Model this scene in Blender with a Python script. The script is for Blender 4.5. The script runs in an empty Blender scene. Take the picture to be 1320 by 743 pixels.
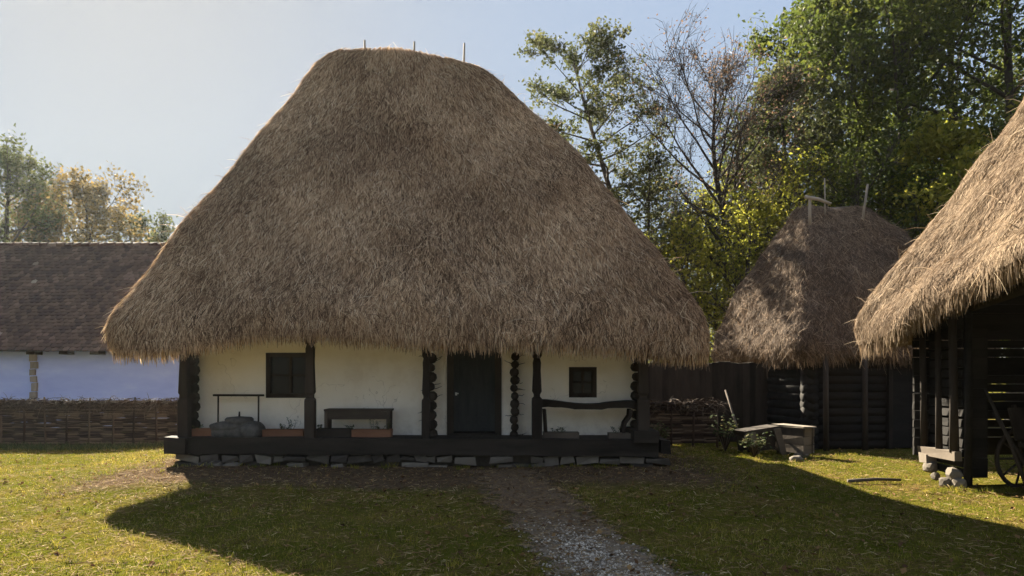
import bpy, bmesh, math, random
import numpy as np
from mathutils import Vector, Matrix

random.seed(7)
RNG = np.random.default_rng(7)
SC = bpy.context.scene
COL = SC.collection
PI = math.pi

# ------------------------------------------------------------------ camera
FPX, VH, CZ = 960.0, 480.0, 1.8          # focal length in photo pixels, horizon row, eye height
cam_d = bpy.data.cameras.new('camera')
cam = bpy.data.objects.new('camera', cam_d)
COL.objects.link(cam)
cam.location = (0, 0, CZ)
cam.rotation_euler = (PI / 2, 0, 0)
cam_d.sensor_width = 36
cam_d.lens = 36 * FPX / 1320
cam_d.shift_y = (VH - 371.5) / 1320
cam_d.clip_end = 3000
SC.camera = cam

# ------------------------------------------------------------------ sky and sun
SUN_A, SUN_B = 0.83, 1.51               # shadow displacement per metre of height: +x, -y
SUN_EL = math.atan(1 / math.hypot(SUN_A, SUN_B))
world = bpy.data.worlds.new('World')
SC.world = world
world.use_nodes = True
wn = world.node_tree.nodes
wl = world.node_tree.links
bg = wn['Background']
sky = wn.new('ShaderNodeTexSky')
sky.sky_type = 'NISHITA'
sky.sun_disc = False
sky.sun_elevation = SUN_EL
sky.sun_rotation = math.atan2(-SUN_A, SUN_B)
sky.air_density = 1.0
sky.dust_density = 0.6
sky.ozone_density = 1.5
# hazy autumn air: the glow round the sun spreads evenly over the sky, keeping its colours
bw = wn.new('ShaderNodeRGBToBW')
pw = wn.new('ShaderNodeMath')
pw.operation = 'POWER'
pw.inputs[1].default_value = -0.83
vm = wn.new('ShaderNodeVectorMath')
vm.operation = 'SCALE'
wl.new(sky.outputs[0], bw.inputs[0])
wl.new(bw.outputs[0], pw.inputs[0])
wl.new(sky.outputs[0], vm.inputs[0])
wl.new(pw.outputs[0], vm.inputs['Scale'])
hs = wn.new('ShaderNodeHueSaturation')     # milky air, paler than a clear blue sky
hs.inputs['Saturation'].default_value = 0.62
tint = wn.new('ShaderNodeMix')
tint.data_type = 'RGBA'
tint.blend_type = 'MULTIPLY'
tint.inputs[0].default_value = 1.0
tint.inputs[7].default_value = (.95, 1.0, 1.04, 1)
wl.new(vm.outputs[0], hs.inputs['Color'])
wl.new(hs.outputs[0], tint.inputs[6])
wl.new(tint.outputs[2], bg.inputs[0])
bg.inputs[1].default_value = 0.062
sun_d = bpy.data.lights.new('sun', 'SUN')
sun_d.energy = 5.0
sun_d.angle = math.radians(0.5)
sun_d.color = (1.0, 0.90, 0.72)
sun = bpy.data.objects.new('sun', sun_d)
COL.objects.link(sun)
sun.rotation_euler = Vector((SUN_A, -SUN_B, -1)).to_track_quat('-Z', 'Y').to_euler()
SC.view_settings.view_transform = 'Standard'
SC.view_settings.look = 'None'
SC.view_settings.exposure = 2.55
SC.view_settings.gamma = 1.0
SC.view_settings.use_curve_mapping = False
SC.cycles.max_bounces = 6
SC.cycles.transmission_bounces = 4
SC.cycles.transparent_max_bounces = 8

# ------------------------------------------------------------------ helpers


def px(u, v, y):
    """photo pixel at depth y -> point"""
    return ((u - 660) / FPX * y, y, CZ + (VH - v) / FPX * y)


def sstep(a, b, x):
    t = np.clip((np.asarray(x, float) - a) / (b - a), 0, 1)
    return t * t * (3 - 2 * t)


def wob(x, y, s=1.0, k=0.0):
    x = np.asarray(x, float) * s
    y = np.asarray(y, float) * s
    return (np.sin(x * 1.3 + y * .7 + k) + np.sin(-x * .9 + y * 1.7 + 2.1 + k * 2) + .6 * np.sin(x * 2.9 + y * 2.3 + 4 + k)
            + .5 * np.sin(x * 4.1 - y * 3.7 + 1 + k)) / 3.1


def gz(x, y):
    x = np.asarray(x, float)
    y = np.asarray(y, float)
    up = sstep(6.5, 12.8, y) * (1 - .6 * sstep(15, 22, y))
    wx = sstep(-9.5, -5.5, x) * (1 - .7 * sstep(2.5, 6, x))
    near = np.exp(-(np.hypot(x, y - 9) / 30) ** 2)
    return .2 * up * wx + .025 * wob(x, y, .7) * near + .012 * wob(x, y, 2.3, 1.3) * near


def link(name, me, parent=None, mat=None):
    o = bpy.data.objects.new(name, me)
    COL.objects.link(o)
    if parent is not None:
        o.parent = parent
    if mat is not None and not me.materials:
        me.materials.append(mat)
    return o


def tag(o, label=None, cat=None, group=None, kind=None):
    if label:
        o['label'] = label
    if cat:
        o['category'] = cat
    if group:
        o['group'] = group
    if kind:
        o['kind'] = kind
    return o


def empty(name, loc=(0, 0, 0), rz=0, label=None, cat=None, group=None):
    o = bpy.data.objects.new(name, None)
    o.empty_display_size = .2
    COL.objects.link(o)
    o.location = loc
    o.rotation_euler = (0, 0, rz)
    return tag(o, label, cat, group)


def np_mesh(name, V, F, rnd=None, smooth=False):
    """V (n,3), F (m,k) uniform face size"""
    V = np.asarray(V, np.float32)
    F = np.asarray(F, np.int32)
    me = bpy.data.meshes.new(name)
    me.vertices.add(len(V))
    me.vertices.foreach_set('co', V.ravel())
    m, k = F.shape
    me.loops.add(m * k)
    me.polygons.add(m)
    me.loops.foreach_set('vertex_index', F.ravel())
    me.polygons.foreach_set('loop_start', np.arange(0, m * k, k, dtype=np.int32))
    me.polygons.foreach_set('loop_total', np.full(m, k, np.int32))
    me.polygons.foreach_set('use_smooth', np.full(m, smooth, bool))
    if rnd is not None:
        a = me.attributes.new('rnd', 'FLOAT', 'POINT')
        a.data.foreach_set('value', np.asarray(rnd, np.float32))
    me.update(calc_edges=True)
    me.validate()
    return me


class MB:
    """collects shapes for one mesh"""

    def __init__(self):
        self.v, self.f, self.r, self.sm = [], [], [], []

    def add(self, V, F, r=None, sm=False):
        b = len(self.v)
        self.v += [tuple(map(float, p)) for p in V]
        self.f += [tuple(i + b for i in f) for f in F]
        self.sm += [sm] * len(F)
        self.r += [random.random() if r is None else r] * len(V)
        return self

    def box(self, c, s, rz=0, rot=None, j=0.0, r=None, taper=1.0):
        hx, hy, hz = s[0] / 2, s[1] / 2, s[2] / 2
        V = []
        M = rot if rot is not None else Matrix.Rotation(rz, 3, 'Z')
        for z in (-1, 1):
            k = taper if z > 0 else 1
            for x, y in ((-1, -1), (1, -1), (1, 1), (-1, 1)):
                p = Vector((x * hx * k + random.uniform(-j, j), y * hy * k + random.uniform(-j, j), z * hz + random.uniform(-j, j)))
                V.append(M @ p + Vector(c))
        F = [(3, 2, 1, 0), (4, 5, 6, 7), (0, 1, 5, 4), (1, 2, 6, 5), (2, 3, 7, 6), (3, 0, 4, 7)]
        return self.add(V, F, r)

    def bx(self, x0, x1, y0, y1, z0, z1, **k):
        return self.box(((x0 + x1) / 2, (y0 + y1) / 2, (z0 + z1) / 2), (x1 - x0, y1 - y0, z1 - z0), **k)

    def tube(self, pts, rad, n=8, r=None, sq=False, cap=True):
        pts = [Vector(p) for p in pts]
        if not isinstance(rad, (list, tuple)):
            rad = [rad] * len(pts)
        V, F = [], []
        for i, p in enumerate(pts):
            d = (pts[min(i + 1, len(pts) - 1)] - pts[max(i - 1, 0)]).normalized()
            ref = Vector((0, 1, 0)) if abs(d.y) < .9 else Vector((1, 0, 0))
            a = d.cross(ref).normalized()
            b = d.cross(a).normalized()
            for k in range(n):
                t = 2 * PI * (k + (.5 if sq else 0)) / n
                V.append(p + (a * math.cos(t) + b * math.sin(t)) * rad[i] * (1.414 if sq else 1))
        for i in range(len(pts) - 1):
            for k in range(n):
                F.append((i * n + k, i * n + (k + 1) % n, (i + 1) * n + (k + 1) % n, (i + 1) * n + k))
        if cap:
            F.append(tuple(range(n - 1, -1, -1)))
            F.append(tuple((len(pts) - 1) * n + k for k in range(n)))
        return self.add(V, F, r, sm=(n > 5 and not sq))

    def blob(self, c, s, seed=0, n=2, rough=.18, r=None, flat=False):
        bm = bmesh.new()
        bmesh.ops.create_icosphere(bm, subdivisions=n, radius=1)
        rr = random.Random(seed)
        k = [rr.uniform(0, 6) for _ in range(6)]
        V = []
        for v in bm.verts:
            p = v.co
            q = 1 + rough * (math.sin(p.x * 3 + k[0]) * math.sin(p.y * 3.3 + k[1]) + .6 * math.sin(p.z * 5 + k[2]) * math.sin(p.x * 4.6 + k[3]))
            p = p * q
            # boxier, stone-like
            p = Vector([math.copysign(abs(a) ** .75, a) for a in p])
            V.append((c[0] + p.x * s[0], c[1] + p.y * s[1], c[2] + p.z * s[2]))
        F = [tuple(v.index for v in f.verts) for f in bm.faces]
        bm.free()
        return self.add(V, F, r, sm=not flat)

    def prism(self, pts, y0, y1, r=None):
        """outline in (x,z) extruded along y"""
        n = len(pts)
        V = [(p[0], y0, p[1]) for p in pts] + [(p[0], y1, p[1]) for p in pts]
        F = [tuple(range(n)), tuple(range(2 * n - 1, n - 1, -1))]
        for i in range(n):
            j = (i + 1) % n
            F.append((j, i, n + i, n + j))
        return self.add(V, F, r)

    def build(self, name, mat, parent=None):
        me = bpy.data.meshes.new(name)
        me.from_pydata(self.v, [], self.f)
        a = me.attributes.new('rnd', 'FLOAT', 'POINT')
        a.data.foreach_set('value', np.asarray(self.r, np.float32))
        me.polygons.foreach_set('use_smooth', self.sm)
        me.materials.append(mat)
        me.update()
        return link(name, me, parent)


# ------------------------------------------------------------------ materials


def new_mat(name):
    m = bpy.data.materials.new(name)
    m.use_nodes = True
    nt = m.node_tree
    for n in list(nt.nodes):
        nt.nodes.remove(n)
    out = nt.nodes.new('ShaderNodeOutputMaterial')
    return m, nt, out


def ramp(nt, fac, stops):
    r = nt.nodes.new('ShaderNodeValToRGB')
    els = r.color_ramp.elements
    while len(els) < len(stops):
        els.new(.5)
    for e, (p, c) in zip(els, stops):
        e.position = p
        e.color = (*c, 1)
    nt.links.new(fac, r.inputs[0])
    return r.outputs[0]


def noise(nt, scale, detail=4, rough=.6, vec=None, stretch=None):
    n = nt.nodes.new('ShaderNodeTexNoise')
    n.inputs['Scale'].default_value = scale
    n.inputs['Detail'].default_value = detail
    n.inputs['Roughness'].default_value = rough
    if vec is None:
        vec = nt.nodes.new('ShaderNodeNewGeometry').outputs['Position']
    if stretch:
        mp = nt.nodes.new('ShaderNodeMapping')
        mp.inputs['Scale'].default_value = stretch
        nt.links.new(vec, mp.inputs[0])
        vec = mp.outputs[0]
    nt.links.new(vec, n.inputs['Vector'])
    return n.outputs[0]


def mix(nt, fac, a, b, mode='MIX'):
    m = nt.nodes.new('ShaderNodeMix')
    m.data_type = 'RGBA'
    m.blend_type = mode
    for i, s in ((0, fac), (6, a), (7, b)):
        if hasattr(s, 'links'):
            nt.links.new(s, m.inputs[i])
        elif i == 0:
            m.inputs[0].default_value = s
        else:
            m.inputs[i].default_value = (*s, 1)
    return m.outputs[2]


def math_n(nt, op, a, b=None, clamp=False):
    m = nt.nodes.new('ShaderNodeMath')
    m.operation = op
    m.use_clamp = clamp
    for i, s in enumerate((a, b)):
        if s is None:
            continue
        if hasattr(s, 'links'):
            nt.links.new(s, m.inputs[i])
        else:
            m.inputs[i].default_value = s
    return m.outputs[0]


def attr(nt, n='rnd'):
    a = nt.nodes.new('ShaderNodeAttribute')
    a.attribute_name = n
    return a.outputs['Fac']


def finish(nt, out, col, rough=.9, bump=None, bstr=.4, bdist=.02, spec=.2, transl=0):
    p = nt.nodes.new('ShaderNodeBsdfPrincipled')
    p.inputs['Roughness'].default_value = rough
    p.inputs['Specular IOR Level'].default_value = spec
    nt.links.new(col, p.inputs['Base Color'])
    if bump is not None:
        b = nt.nodes.new('ShaderNodeBump')
        b.inputs['Strength'].default_value = bstr
        b.inputs['Distance'].default_value = bdist
        nt.links.new(bump, b.inputs['Height'])
        nt.links.new(b.outputs[0], p.inputs['Normal'])
    sh = p.outputs[0]
    if transl:
        t = nt.nodes.new('ShaderNodeBsdfTranslucent')
        nt.links.new(col, t.inputs[0])
        mx = nt.nodes.new('ShaderNodeMixShader')
        mx.inputs[0].default_value = transl
        nt.links.new(sh, mx.inputs[1])
        nt.links.new(t.outputs[0], mx.inputs[2])
        sh = mx.outputs[0]
    nt.links.new(sh, out.inputs[0])


def rnd_mat(name, stops, transl=0, rough=.85, patch=None, patch_scale=.6, spec=.15):
    """per-piece colour variation from the rnd attribute, with an optional large patch tint"""
    m, nt, out = new_mat(name)
    c = ramp(nt, attr(nt), stops)
    if patch:
        f = noise(nt, patch_scale, 3)
        f = ramp(nt, f, [(.4, (0, 0, 0)), (.65, (1, 1, 1))])
        c = mix(nt, f, c, mix(nt, 1.0, c, patch, 'MULTIPLY'))
    finish(nt, out, c, rough, transl=transl, spec=spec)
    return m


def noise_mat(name, stops, scale=3, stretch=None, rough=.9, bstr=.4, bdist=.02, detail=6, use_rnd=.0, spec=.2):
    m, nt, out = new_mat(name)
    tc = nt.nodes.new('ShaderNodeTexCoord').outputs['Object']
    n = noise(nt, scale, detail, .65, tc, stretch)
    f = n
    if use_rnd:
        f = math_n(nt, 'ADD', math_n(nt, 'MULTIPLY', n, 1 - use_rnd), math_n(nt, 'MULTIPLY', attr(nt), use_rnd))
    c = ramp(nt, f, stops)
    finish(nt, out, c, rough, bump=n, bstr=bstr, bdist=bdist, spec=spec)
    return m


M = {}
M['straw'] = rnd_mat('weathered_straw', [(0, (.06, .036, .022)), (.3, (.22, .14, .082)), (.55, (.54, .36, .215)), (.8, (.80, .59, .37)), (1, (.93, .78, .55))],
                     transl=.36, patch=(.74, .71, .69), patch_scale=.5)
M['straw_base'] = noise_mat('packed_straw', [(.3, (.13, .077, .043)), (.7, (.38, .24, .135))], 9, (1, 1, .35), bstr=.8, bdist=.05)
M['straw_gold'] = rnd_mat('golden_straw', [(0, (.10, .068, .042)), (.45, (.25, .175, .11)), (.8, (.40, .29, .185)), (1, (.62, .50, .34))],
                          transl=.25, patch=(.75, .72, .72), patch_scale=.7)
M['straw_base_gold'] = noise_mat('packed_golden_straw', [(.3, (.09, .062, .040)), (.7, (.22, .16, .105))], 9, (1, 1, .35), bstr=.8, bdist=.05)
M['straw_old'] = rnd_mat('old_matted_straw', [(0, (.055, .036, .024)), (.45, (.17, .115, .075)), (.8, (.34, .235, .155)), (1, (.58, .43, .28))],
                        transl=.15, patch=(.7, .7, .72), patch_scale=.9)
M['straw_base_old'] = noise_mat('packed_old_straw', [(.3, (.06, .045, .034)), (.7, (.20, .15, .11))], 7, None, bstr=1.0, bdist=.08)
M['wood_dark'] = noise_mat('dark_timber', [(.3, (.016, .012, .009)), (.7, (.056, .043, .033))], 6, (1, 1, .2), bstr=.5, bdist=.01, use_rnd=.3)
M['wood_dark_h'] = noise_mat('dark_beam_timber', [(.3, (.012, .0095, .007)), (.7, (.046, .036, .027))], 6, (.15, 1, 1), bstr=.5, bdist=.01, use_rnd=.2)
M['wood_black'] = noise_mat('near_black_timber', [(.3, (.008, .007, .006)), (.7, (.024, .020, .017))], 6, (.2, 1, 1), bstr=.5, bdist=.01, use_rnd=.2)  # darkest timber tone, nearly black
M['wood_grey'] = noise_mat('weathered_grey_wood', [(.3, (.05, .039, .030)), (.7, (.15, .12, .092))], 5, (.25, 1, 1), bstr=.5, bdist=.01, use_rnd=.4)
M['wood_pale'] = noise_mat('pale_weathered_wood', [(.3, (.16, .13, .10)), (.7, (.34, .29, .23))], 6, (1, 1, .3), bstr=.4, bdist=.01, use_rnd=.3)
M['wood_red'] = noise_mat('reddish_planed_wood', [(.3, (.16, .075, .042)), (.7, (.30, .15, .085))], 5, (.2, 1, 1), bstr=.3, bdist=.005, use_rnd=.3)
m, nt, out = new_mat('limewash')
n1_ = noise(nt, 1.5, 8, .65)
n2_ = noise(nt, 7, 6, .7)
c = ramp(nt, n1_, [(.3, (.76, .67, .55)), (.5, (.89, .81, .70)), (.75, (.93, .86, .76))])
sp = nt.nodes.new('ShaderNodeSeparateXYZ')
nt.links.new(nt.nodes.new('ShaderNodeNewGeometry').outputs['Position'], sp.inputs[0])
spl = math_n(nt, 'SUBTRACT', 1.05, math_n(nt, 'MULTIPLY', math_n(nt, 'SUBTRACT', sp.outputs[2], .6), 2.4), True)
spl = math_n(nt, 'MULTIPLY', spl, math_n(nt, 'MULTIPLY', math_n(nt, 'SUBTRACT', n2_, .42), 3.5, True), True)
c = mix(nt, math_n(nt, 'MULTIPLY', spl, .6), c, (.42, .34, .26))
vor = nt.nodes.new('ShaderNodeTexVoronoi')
vor.feature = 'DISTANCE_TO_EDGE'
vor.inputs['Scale'].default_value = 1.1
wv = nt.nodes.new('ShaderNodeVectorMath')
wv.operation = 'ADD'
nz = nt.nodes.new('ShaderNodeTexNoise')
nz.inputs['Scale'].default_value = 3
nt.links.new(nt.nodes.new('ShaderNodeNewGeometry').outputs['Position'], nz.inputs['Vector'])
nt.links.new(nt.nodes.new('ShaderNodeNewGeometry').outputs['Position'], wv.inputs[0])
nt.links.new(nz.outputs['Color'], wv.inputs[1])
nt.links.new(wv.outputs[0], vor.inputs['Vector'])
crk = math_n(nt, 'LESS_THAN', vor.outputs['Distance'], .006)
crk = math_n(nt, 'MULTIPLY', crk, math_n(nt, 'GREATER_THAN', noise(nt, 1.1, 3), .55))
c = mix(nt, math_n(nt, 'MULTIPLY', crk, .45), c, (.35, .29, .23))
finish(nt, out, c, .95, bump=math_n(nt, 'ADD', n1_, math_n(nt, 'MULTIPLY', n2_, .3)), bstr=.5, bdist=.04, spec=.08)
M['lime'] = m
M['blue'] = noise_mat('blue_limewash', [(.3, (.40, .47, .80)), (.55, (.48, .55, .86)), (.75, (.58, .65, .90))], 1.3, (.6, 1, 1.6), bstr=.25, bdist=.02, detail=8, spec=.1)
M['stone'] = noise_mat('field_stone', [(.3, (.055, .045, .036)), (.7, (.16, .135, .105))], 5, None, bstr=.6, bdist=.02, use_rnd=.5)
M['earth'] = noise_mat('packed_clay', [(.3, (.045, .036, .028)), (.7, (.10, .08, .06))], 6, None, bstr=.6, bdist=.03)
M['millstone'] = noise_mat('grey_millstone', [(.3, (.05, .047, .043)), (.7, (.13, .12, .108))], 12, None, bstr=.5, bdist=.01)
M['tile'] = rnd_mat('old_clay_tile', [(0, (.050, .028, .021)), (.5, (.105, .060, .044)), (.9, (.17, .105, .08)), (1, (.27, .21, .17))], patch=(.7, .68, .66), patch_scale=.7)
M['iron'] = noise_mat('dark_iron', [(.3, (.012, .012, .012)), (.7, (.03, .028, .026))], 20, rough=.6)
M['brass'] = noise_mat('worn_pale_metal', [(.3, (.6, .58, .54)), (.7, (.75, .73, .70))], 20, rough=.4)
m, nt, out = new_mat('dark_glass')
p = nt.nodes.new('ShaderNodeBsdfPrincipled')
p.inputs['Base Color'].default_value = (.012, .013, .015, 1)
p.inputs['Roughness'].default_value = .2
p.inputs['Specular IOR Level'].default_value = .15
nt.links.new(p.outputs[0], out.inputs[0])
M['glass'] = m
M['bark'] = noise_mat('bark', [(.3, (.022, .018, .015)), (.7, (.075, .062, .050))], 9, (1, 1, .3), bstr=.6, bdist=.03)
M['twig'] = rnd_mat('dry_twigs', [(0, (.020, .013, .009)), (.6, (.065, .043, .030)), (1, (.16, .115, .08))])
GREEN = [(0, (.018, .028, .008)), (.45, (.070, .092, .018)), (.8, (.13, .145, .028)), (1, (.26, .23, .04))]
YGREEN = [(0, (.08, .09, .015)), (.4, (.20, .21, .03)), (.75, (.32, .30, .045)), (1, (.42, .35, .065))]
OLIVE = [(0, (.03, .038, .018)), (.5, (.075, .085, .03)), (.85, (.13, .125, .045)), (1, (.24, .18, .06))]
BROWN = [(0, (.045, .032, .014)), (.4, (.10, .075, .025)), (.75, (.19, .115, .035)), (1, (.30, .16, .04))]
RUST = [(0, (.08, .05, .035)), (.5, (.16, .10, .065)), (1, (.30, .19, .11))]
GOLD = [(0, (.06, .05, .022)), (.5, (.13, .10, .04)), (.85, (.22, .15, .05)), (1, (.32, .18, .05))]
for nm, st in (('gold', GOLD), ('rust', RUST), ('green', GREEN), ('ygreen', YGREEN), ('olive', OLIVE), ('brown', BROWN)):
    M['leaf_' + nm] = rnd_mat(nm + '_leaves', st, transl=.65 if nm == 'ygreen' else .5, rough=.6, spec=.12)
M['plant'] = rnd_mat('plant_leaves', [(0, (.03, .05, .015)), (.6, (.07, .09, .03)), (1, (.16, .13, .06))], transl=.3)
M['grass'] = rnd_mat('short_grass', [(0, (.055, .072, .012)), (.35, (.145, .155, .022)), (.72, (.34, .27, .045)), (1, (.60, .48, .18))],
                     transl=.36, rough=.9, spec=.0)
M['litter'] = rnd_mat('straw_litter', [(0, (.07, .040, .020)), (.5, (.20, .120, .055)), (.85, (.32, .215, .10)), (1, (.52, .40, .22))], transl=.15, spec=.03)
M['gravel'] = rnd_mat('grey_gravel', [(0, (.14, .115, .088)), (.6, (.38, .325, .255)), (1, (.68, .60, .48))])

# ------------------------------------------------------------------ ground and path


def path_c(y):
    return .96 - .205 * (np.asarray(y, float) - 6.6)


xs = np.unique(np.concatenate([np.linspace(-400, -20, 20), np.linspace(-20, 16, 145), np.linspace(16, 400, 20)]))
ys = np.unique(np.concatenate([np.linspace(-200, 2, 14), np.linspace(2, 24, 111), np.linspace(24, 600, 24)]))
GX, GY = np.meshgrid(xs, ys)
V = np.stack([GX, GY, gz(GX, GY)], -1).reshape(-1, 3)
nx, ny = len(xs), len(ys)
ii, jj = np.meshgrid(np.arange(ny - 1), np.arange(nx - 1), indexing='ij')
a = (ii * nx + jj).ravel()
F = np.stack([a, a + 1, a + nx + 1, a + nx], -1)
m, nt, out = new_mat('lawn_soil')
g1 = noise(nt, 1.1, 5)
g2 = noise(nt, 38, 4)
c = ramp(nt, g2, [(.3, (.035, .042, .006)), (.55, (.080, .080, .010)), (.8, (.14, .115, .025))])
dry = ramp(nt, g1, [(.42, (0, 0, 0)), (.68, (1, 1, 1))])
c = mix(nt, dry, c, ramp(nt, g2, [(.3, (.065, .052, .012)), (.75, (.19, .14, .035))]))
pos = nt.nodes.new('ShaderNodeNewGeometry').outputs['Position']
sep = nt.nodes.new('ShaderNodeSeparateXYZ')
nt.links.new(pos, sep.inputs[0])
# bare earth where feet and eaves drip keep the grass down
d1 = math_n(nt, 'SUBTRACT', sep.outputs[1], 10.3)
d1 = math_n(nt, 'ADD', d1, math_n(nt, 'MULTIPLY', math_n(nt, 'SUBTRACT', noise(nt, .9, 4), .5), 2.4))
e1 = math_n(nt, 'MULTIPLY', d1, 1.3, True)
side = math_n(nt, 'SUBTRACT', 1.0, math_n(nt, 'MULTIPLY', math_n(nt, 'SUBTRACT', math_n(nt, 'ABSOLUTE', math_n(nt, 'ADD', sep.outputs[0], 1.6)), 4.6), 1.4, True), True)
e1 = math_n(nt, 'MULTIPLY', e1, side, True)
soil = ramp(nt, g2, [(.3, (.050, .034, .021)), (.6, (.11, .075, .046)), (.85, (.20, .14, .088))])
c = mix(nt, e1, c, soil)
finish(nt, out, c, .95, bump=g2, bstr=.7, bdist=.03, spec=.0)
ground = link('ground', np_mesh('ground', V, F, smooth=True), mat=m)
tag(ground, 'short yellowing lawn of the farmyard around the houses', 'ground', kind='structure')

# worn path from the porch steps to the viewer
pv, pf = [], []
PYS = np.linspace(2.5, 12.3, 70)
for i, y in enumerate(PYS):
    w = .85 + .06 * math.sin(y * 2.1) + .05 * math.sin(y * 5.3)
    for k in range(7):
        x = float(path_c(y)) + (k / 3 - 1) * w + .05 * math.sin(y * 7 + k)
        pv.append((x, y, float(gz(x, y)) + .004))
for i in range(len(PYS) - 1):
    for k in range(6):
        b = i * 7 + k
        pf.append((b, b + 1, b + 8, b + 7))
m, nt, out = new_mat('trodden_path')
g2 = noise(nt, 30, 5)
pos = nt.nodes.new('ShaderNodeNewGeometry').outputs['Position']
sep = nt.nodes.new('ShaderNodeSeparateXYZ')
nt.links.new(pos, sep.inputs[0])
fy = math_n(nt, 'MULTIPLY', math_n(nt, 'ADD', math_n(nt, 'SUBTRACT', 8.6, sep.outputs[1]), math_n(nt, 'MULTIPLY', noise(nt, 1.5, 4), 1.5)), .6, True)
c = mix(nt, fy, ramp(nt, g2, [(.3, (.06, .042, .026)), (.75, (.20, .135, .08))]), ramp(nt, g2, [(.3, (.09, .068, .046)), (.75, (.27, .21, .145))]))
finish(nt, out, c, .95, bump=g2, bstr=.6, bdist=.02, spec=.1)
# the trodden surface thins out raggedly into the lawn
cover = math_n(nt, 'ADD', attr(nt), math_n(nt, 'MULTIPLY', math_n(nt, 'SUBTRACT', noise(nt, 5, 6, .7), .5), 1.6))
cover = math_n(nt, 'MULTIPLY', math_n(nt, 'SUBTRACT', cover, .38), 5.0, True)
srf = out.inputs[0].links[0].from_socket
tr_ = nt.nodes.new('ShaderNodeBsdfTransparent')
mx_ = nt.nodes.new('ShaderNodeMixShader')
nt.links.new(cover, mx_.inputs[0])
nt.links.new(tr_.outputs[0], mx_.inputs[1])
nt.links.new(srf, mx_.inputs[2])
nt.links.new(mx_.outputs[0], out.inputs[0])
path = link('path', np_mesh('path', pv, pf, [1 - abs(k % 7 / 3 - 1) ** 1.5 for k in range(len(pv))], smooth=True), mat=m)
tag(path, 'worn footpath of earth and gravel leading to the house door', 'path', kind='structure')

# unseen pale gravel sheet behind the viewer, added to bounce sunlight onto the house
lv, lf = [], []
LXS = np.linspace(-45, 45, 61)
for x in LXS:
    for q in range(9):
        y = -13 + 14.2 * q / 8 + .4 * math.sin(x * .6 + q)
        lv.append((x, y, float(gz(x, y)) + .006))
for i in range(60):
    for q in range(8):
        b = i * 9 + q
        lf.append((b, b + 9, b + 10, b + 1))
bounce_gravel = link('bounce_gravel', np_mesh('bounce_gravel', lv, lf, smooth=True), mat=noise_mat('pale_bounce_gravel', [(.3, (.22, .19, .15)), (.7, (.42, .37, .30))], 14, bstr=.6, bdist=.02))
tag(bounce_gravel, 'added pale gravel sheet behind the viewer, bouncing sunlight onto the house', 'bounce_gravel', kind='structure')

# gravel on the near half of the path
n = 9000
y = 3.5 + RNG.random(n) ** .9 * 6.3
wd = .62 * (.85 + .15 * np.sin(y * 3))
x = path_c(y) + np.clip(RNG.normal(0, .5, n), -1.25, 1.25) * wd
keep = RNG.random(n) < np.clip(1.0 - sstep(6.9, 9.2, y), 0, 1) * np.exp(-(np.abs(x - path_c(y)) / .70) ** 2.0)
x, y = x[keep], y[keep]
n = len(x)
s = RNG.uniform(.007, .019, n)
oct_v = np.array([(1, 0, 0), (0, 1, 0), (-1, 0, 0), (0, -1, 0), (0, 0, .7), (0, 0, -.5)])
oct_f = np.array([(0, 1, 4), (1, 2, 4), (2, 3, 4), (3, 0, 4), (1, 0, 5), (2, 1, 5), (3, 2, 5), (0, 3, 5)])
th = RNG.uniform(0, 6.28, n)
J = oct_v[None] * (s[:, None, None]) * RNG.uniform(.6, 1.35, (n, 6, 1))
ct, st = np.cos(th)[:, None], np.sin(th)[:, None]
Vg = np.stack([J[..., 0] * ct - J[..., 1] * st + x[:, None], J[..., 0] * st + J[..., 1] * ct + y[:, None], J[..., 2] + (gz(x, y) + .006)[:, None]], -1)
Fg = (oct_f[None] + (np.arange(n) * 6)[:, None, None]).reshape(-1, 3)
gravel = link('gravel', np_mesh('gravel', Vg.reshape(-1, 3), Fg, np.repeat(RNG.random(n), 6)), mat=M['gravel'])
tag(gravel, 'loose grey gravel strewn over the near end of the path', 'gravel', kind='stuff')

# ------------------------------------------------------------------ ribbons (straw, grass blades)


def ribbons(P, D, N, L, W, droop=0.0, segs=2):
    """P base, D direction, N outward normal, L length, W width -> V, F with segs quads each"""
    n = len(P)
    D = D / np.linalg.norm(D, axis=1, keepdims=True)
    S = np.cross(D, N)
    S /= np.linalg.norm(S, axis=1, keepdims=True) + 1e-9
    rows = []
    for k in range(segs + 1):
        t = k / segs
        c = P + D * (L * t)[:, None] + np.array([0, 0, -1.0])[None] * (droop * (t ** 2) * L)[:, None]
        w = W * (1 - .65 * t ** 2) * .5
        rows += [c - S * w[:, None], c + S * w[:, None]]
    V = np.stack(rows, 1)
    b = (np.arange(n) * 2 * (segs + 1))[:, None]
    F = np.concatenate([b + np.array([[2 * k, 2 * k + 1, 2 * k + 3, 2 * k + 2]]) for k in range(segs)], 0)
    return V.reshape(-1, 3), F, 2 * (segs + 1)


def blades(P, D, S, L, W):
    """single triangles"""
    n = len(P)
    V = np.stack([P - S * W[:, None] / 2, P + S * W[:, None] / 2, P + D * L[:, None]], 1)
    return V.reshape(-1, 3), np.arange(n * 3).reshape(-1, 3)


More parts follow.
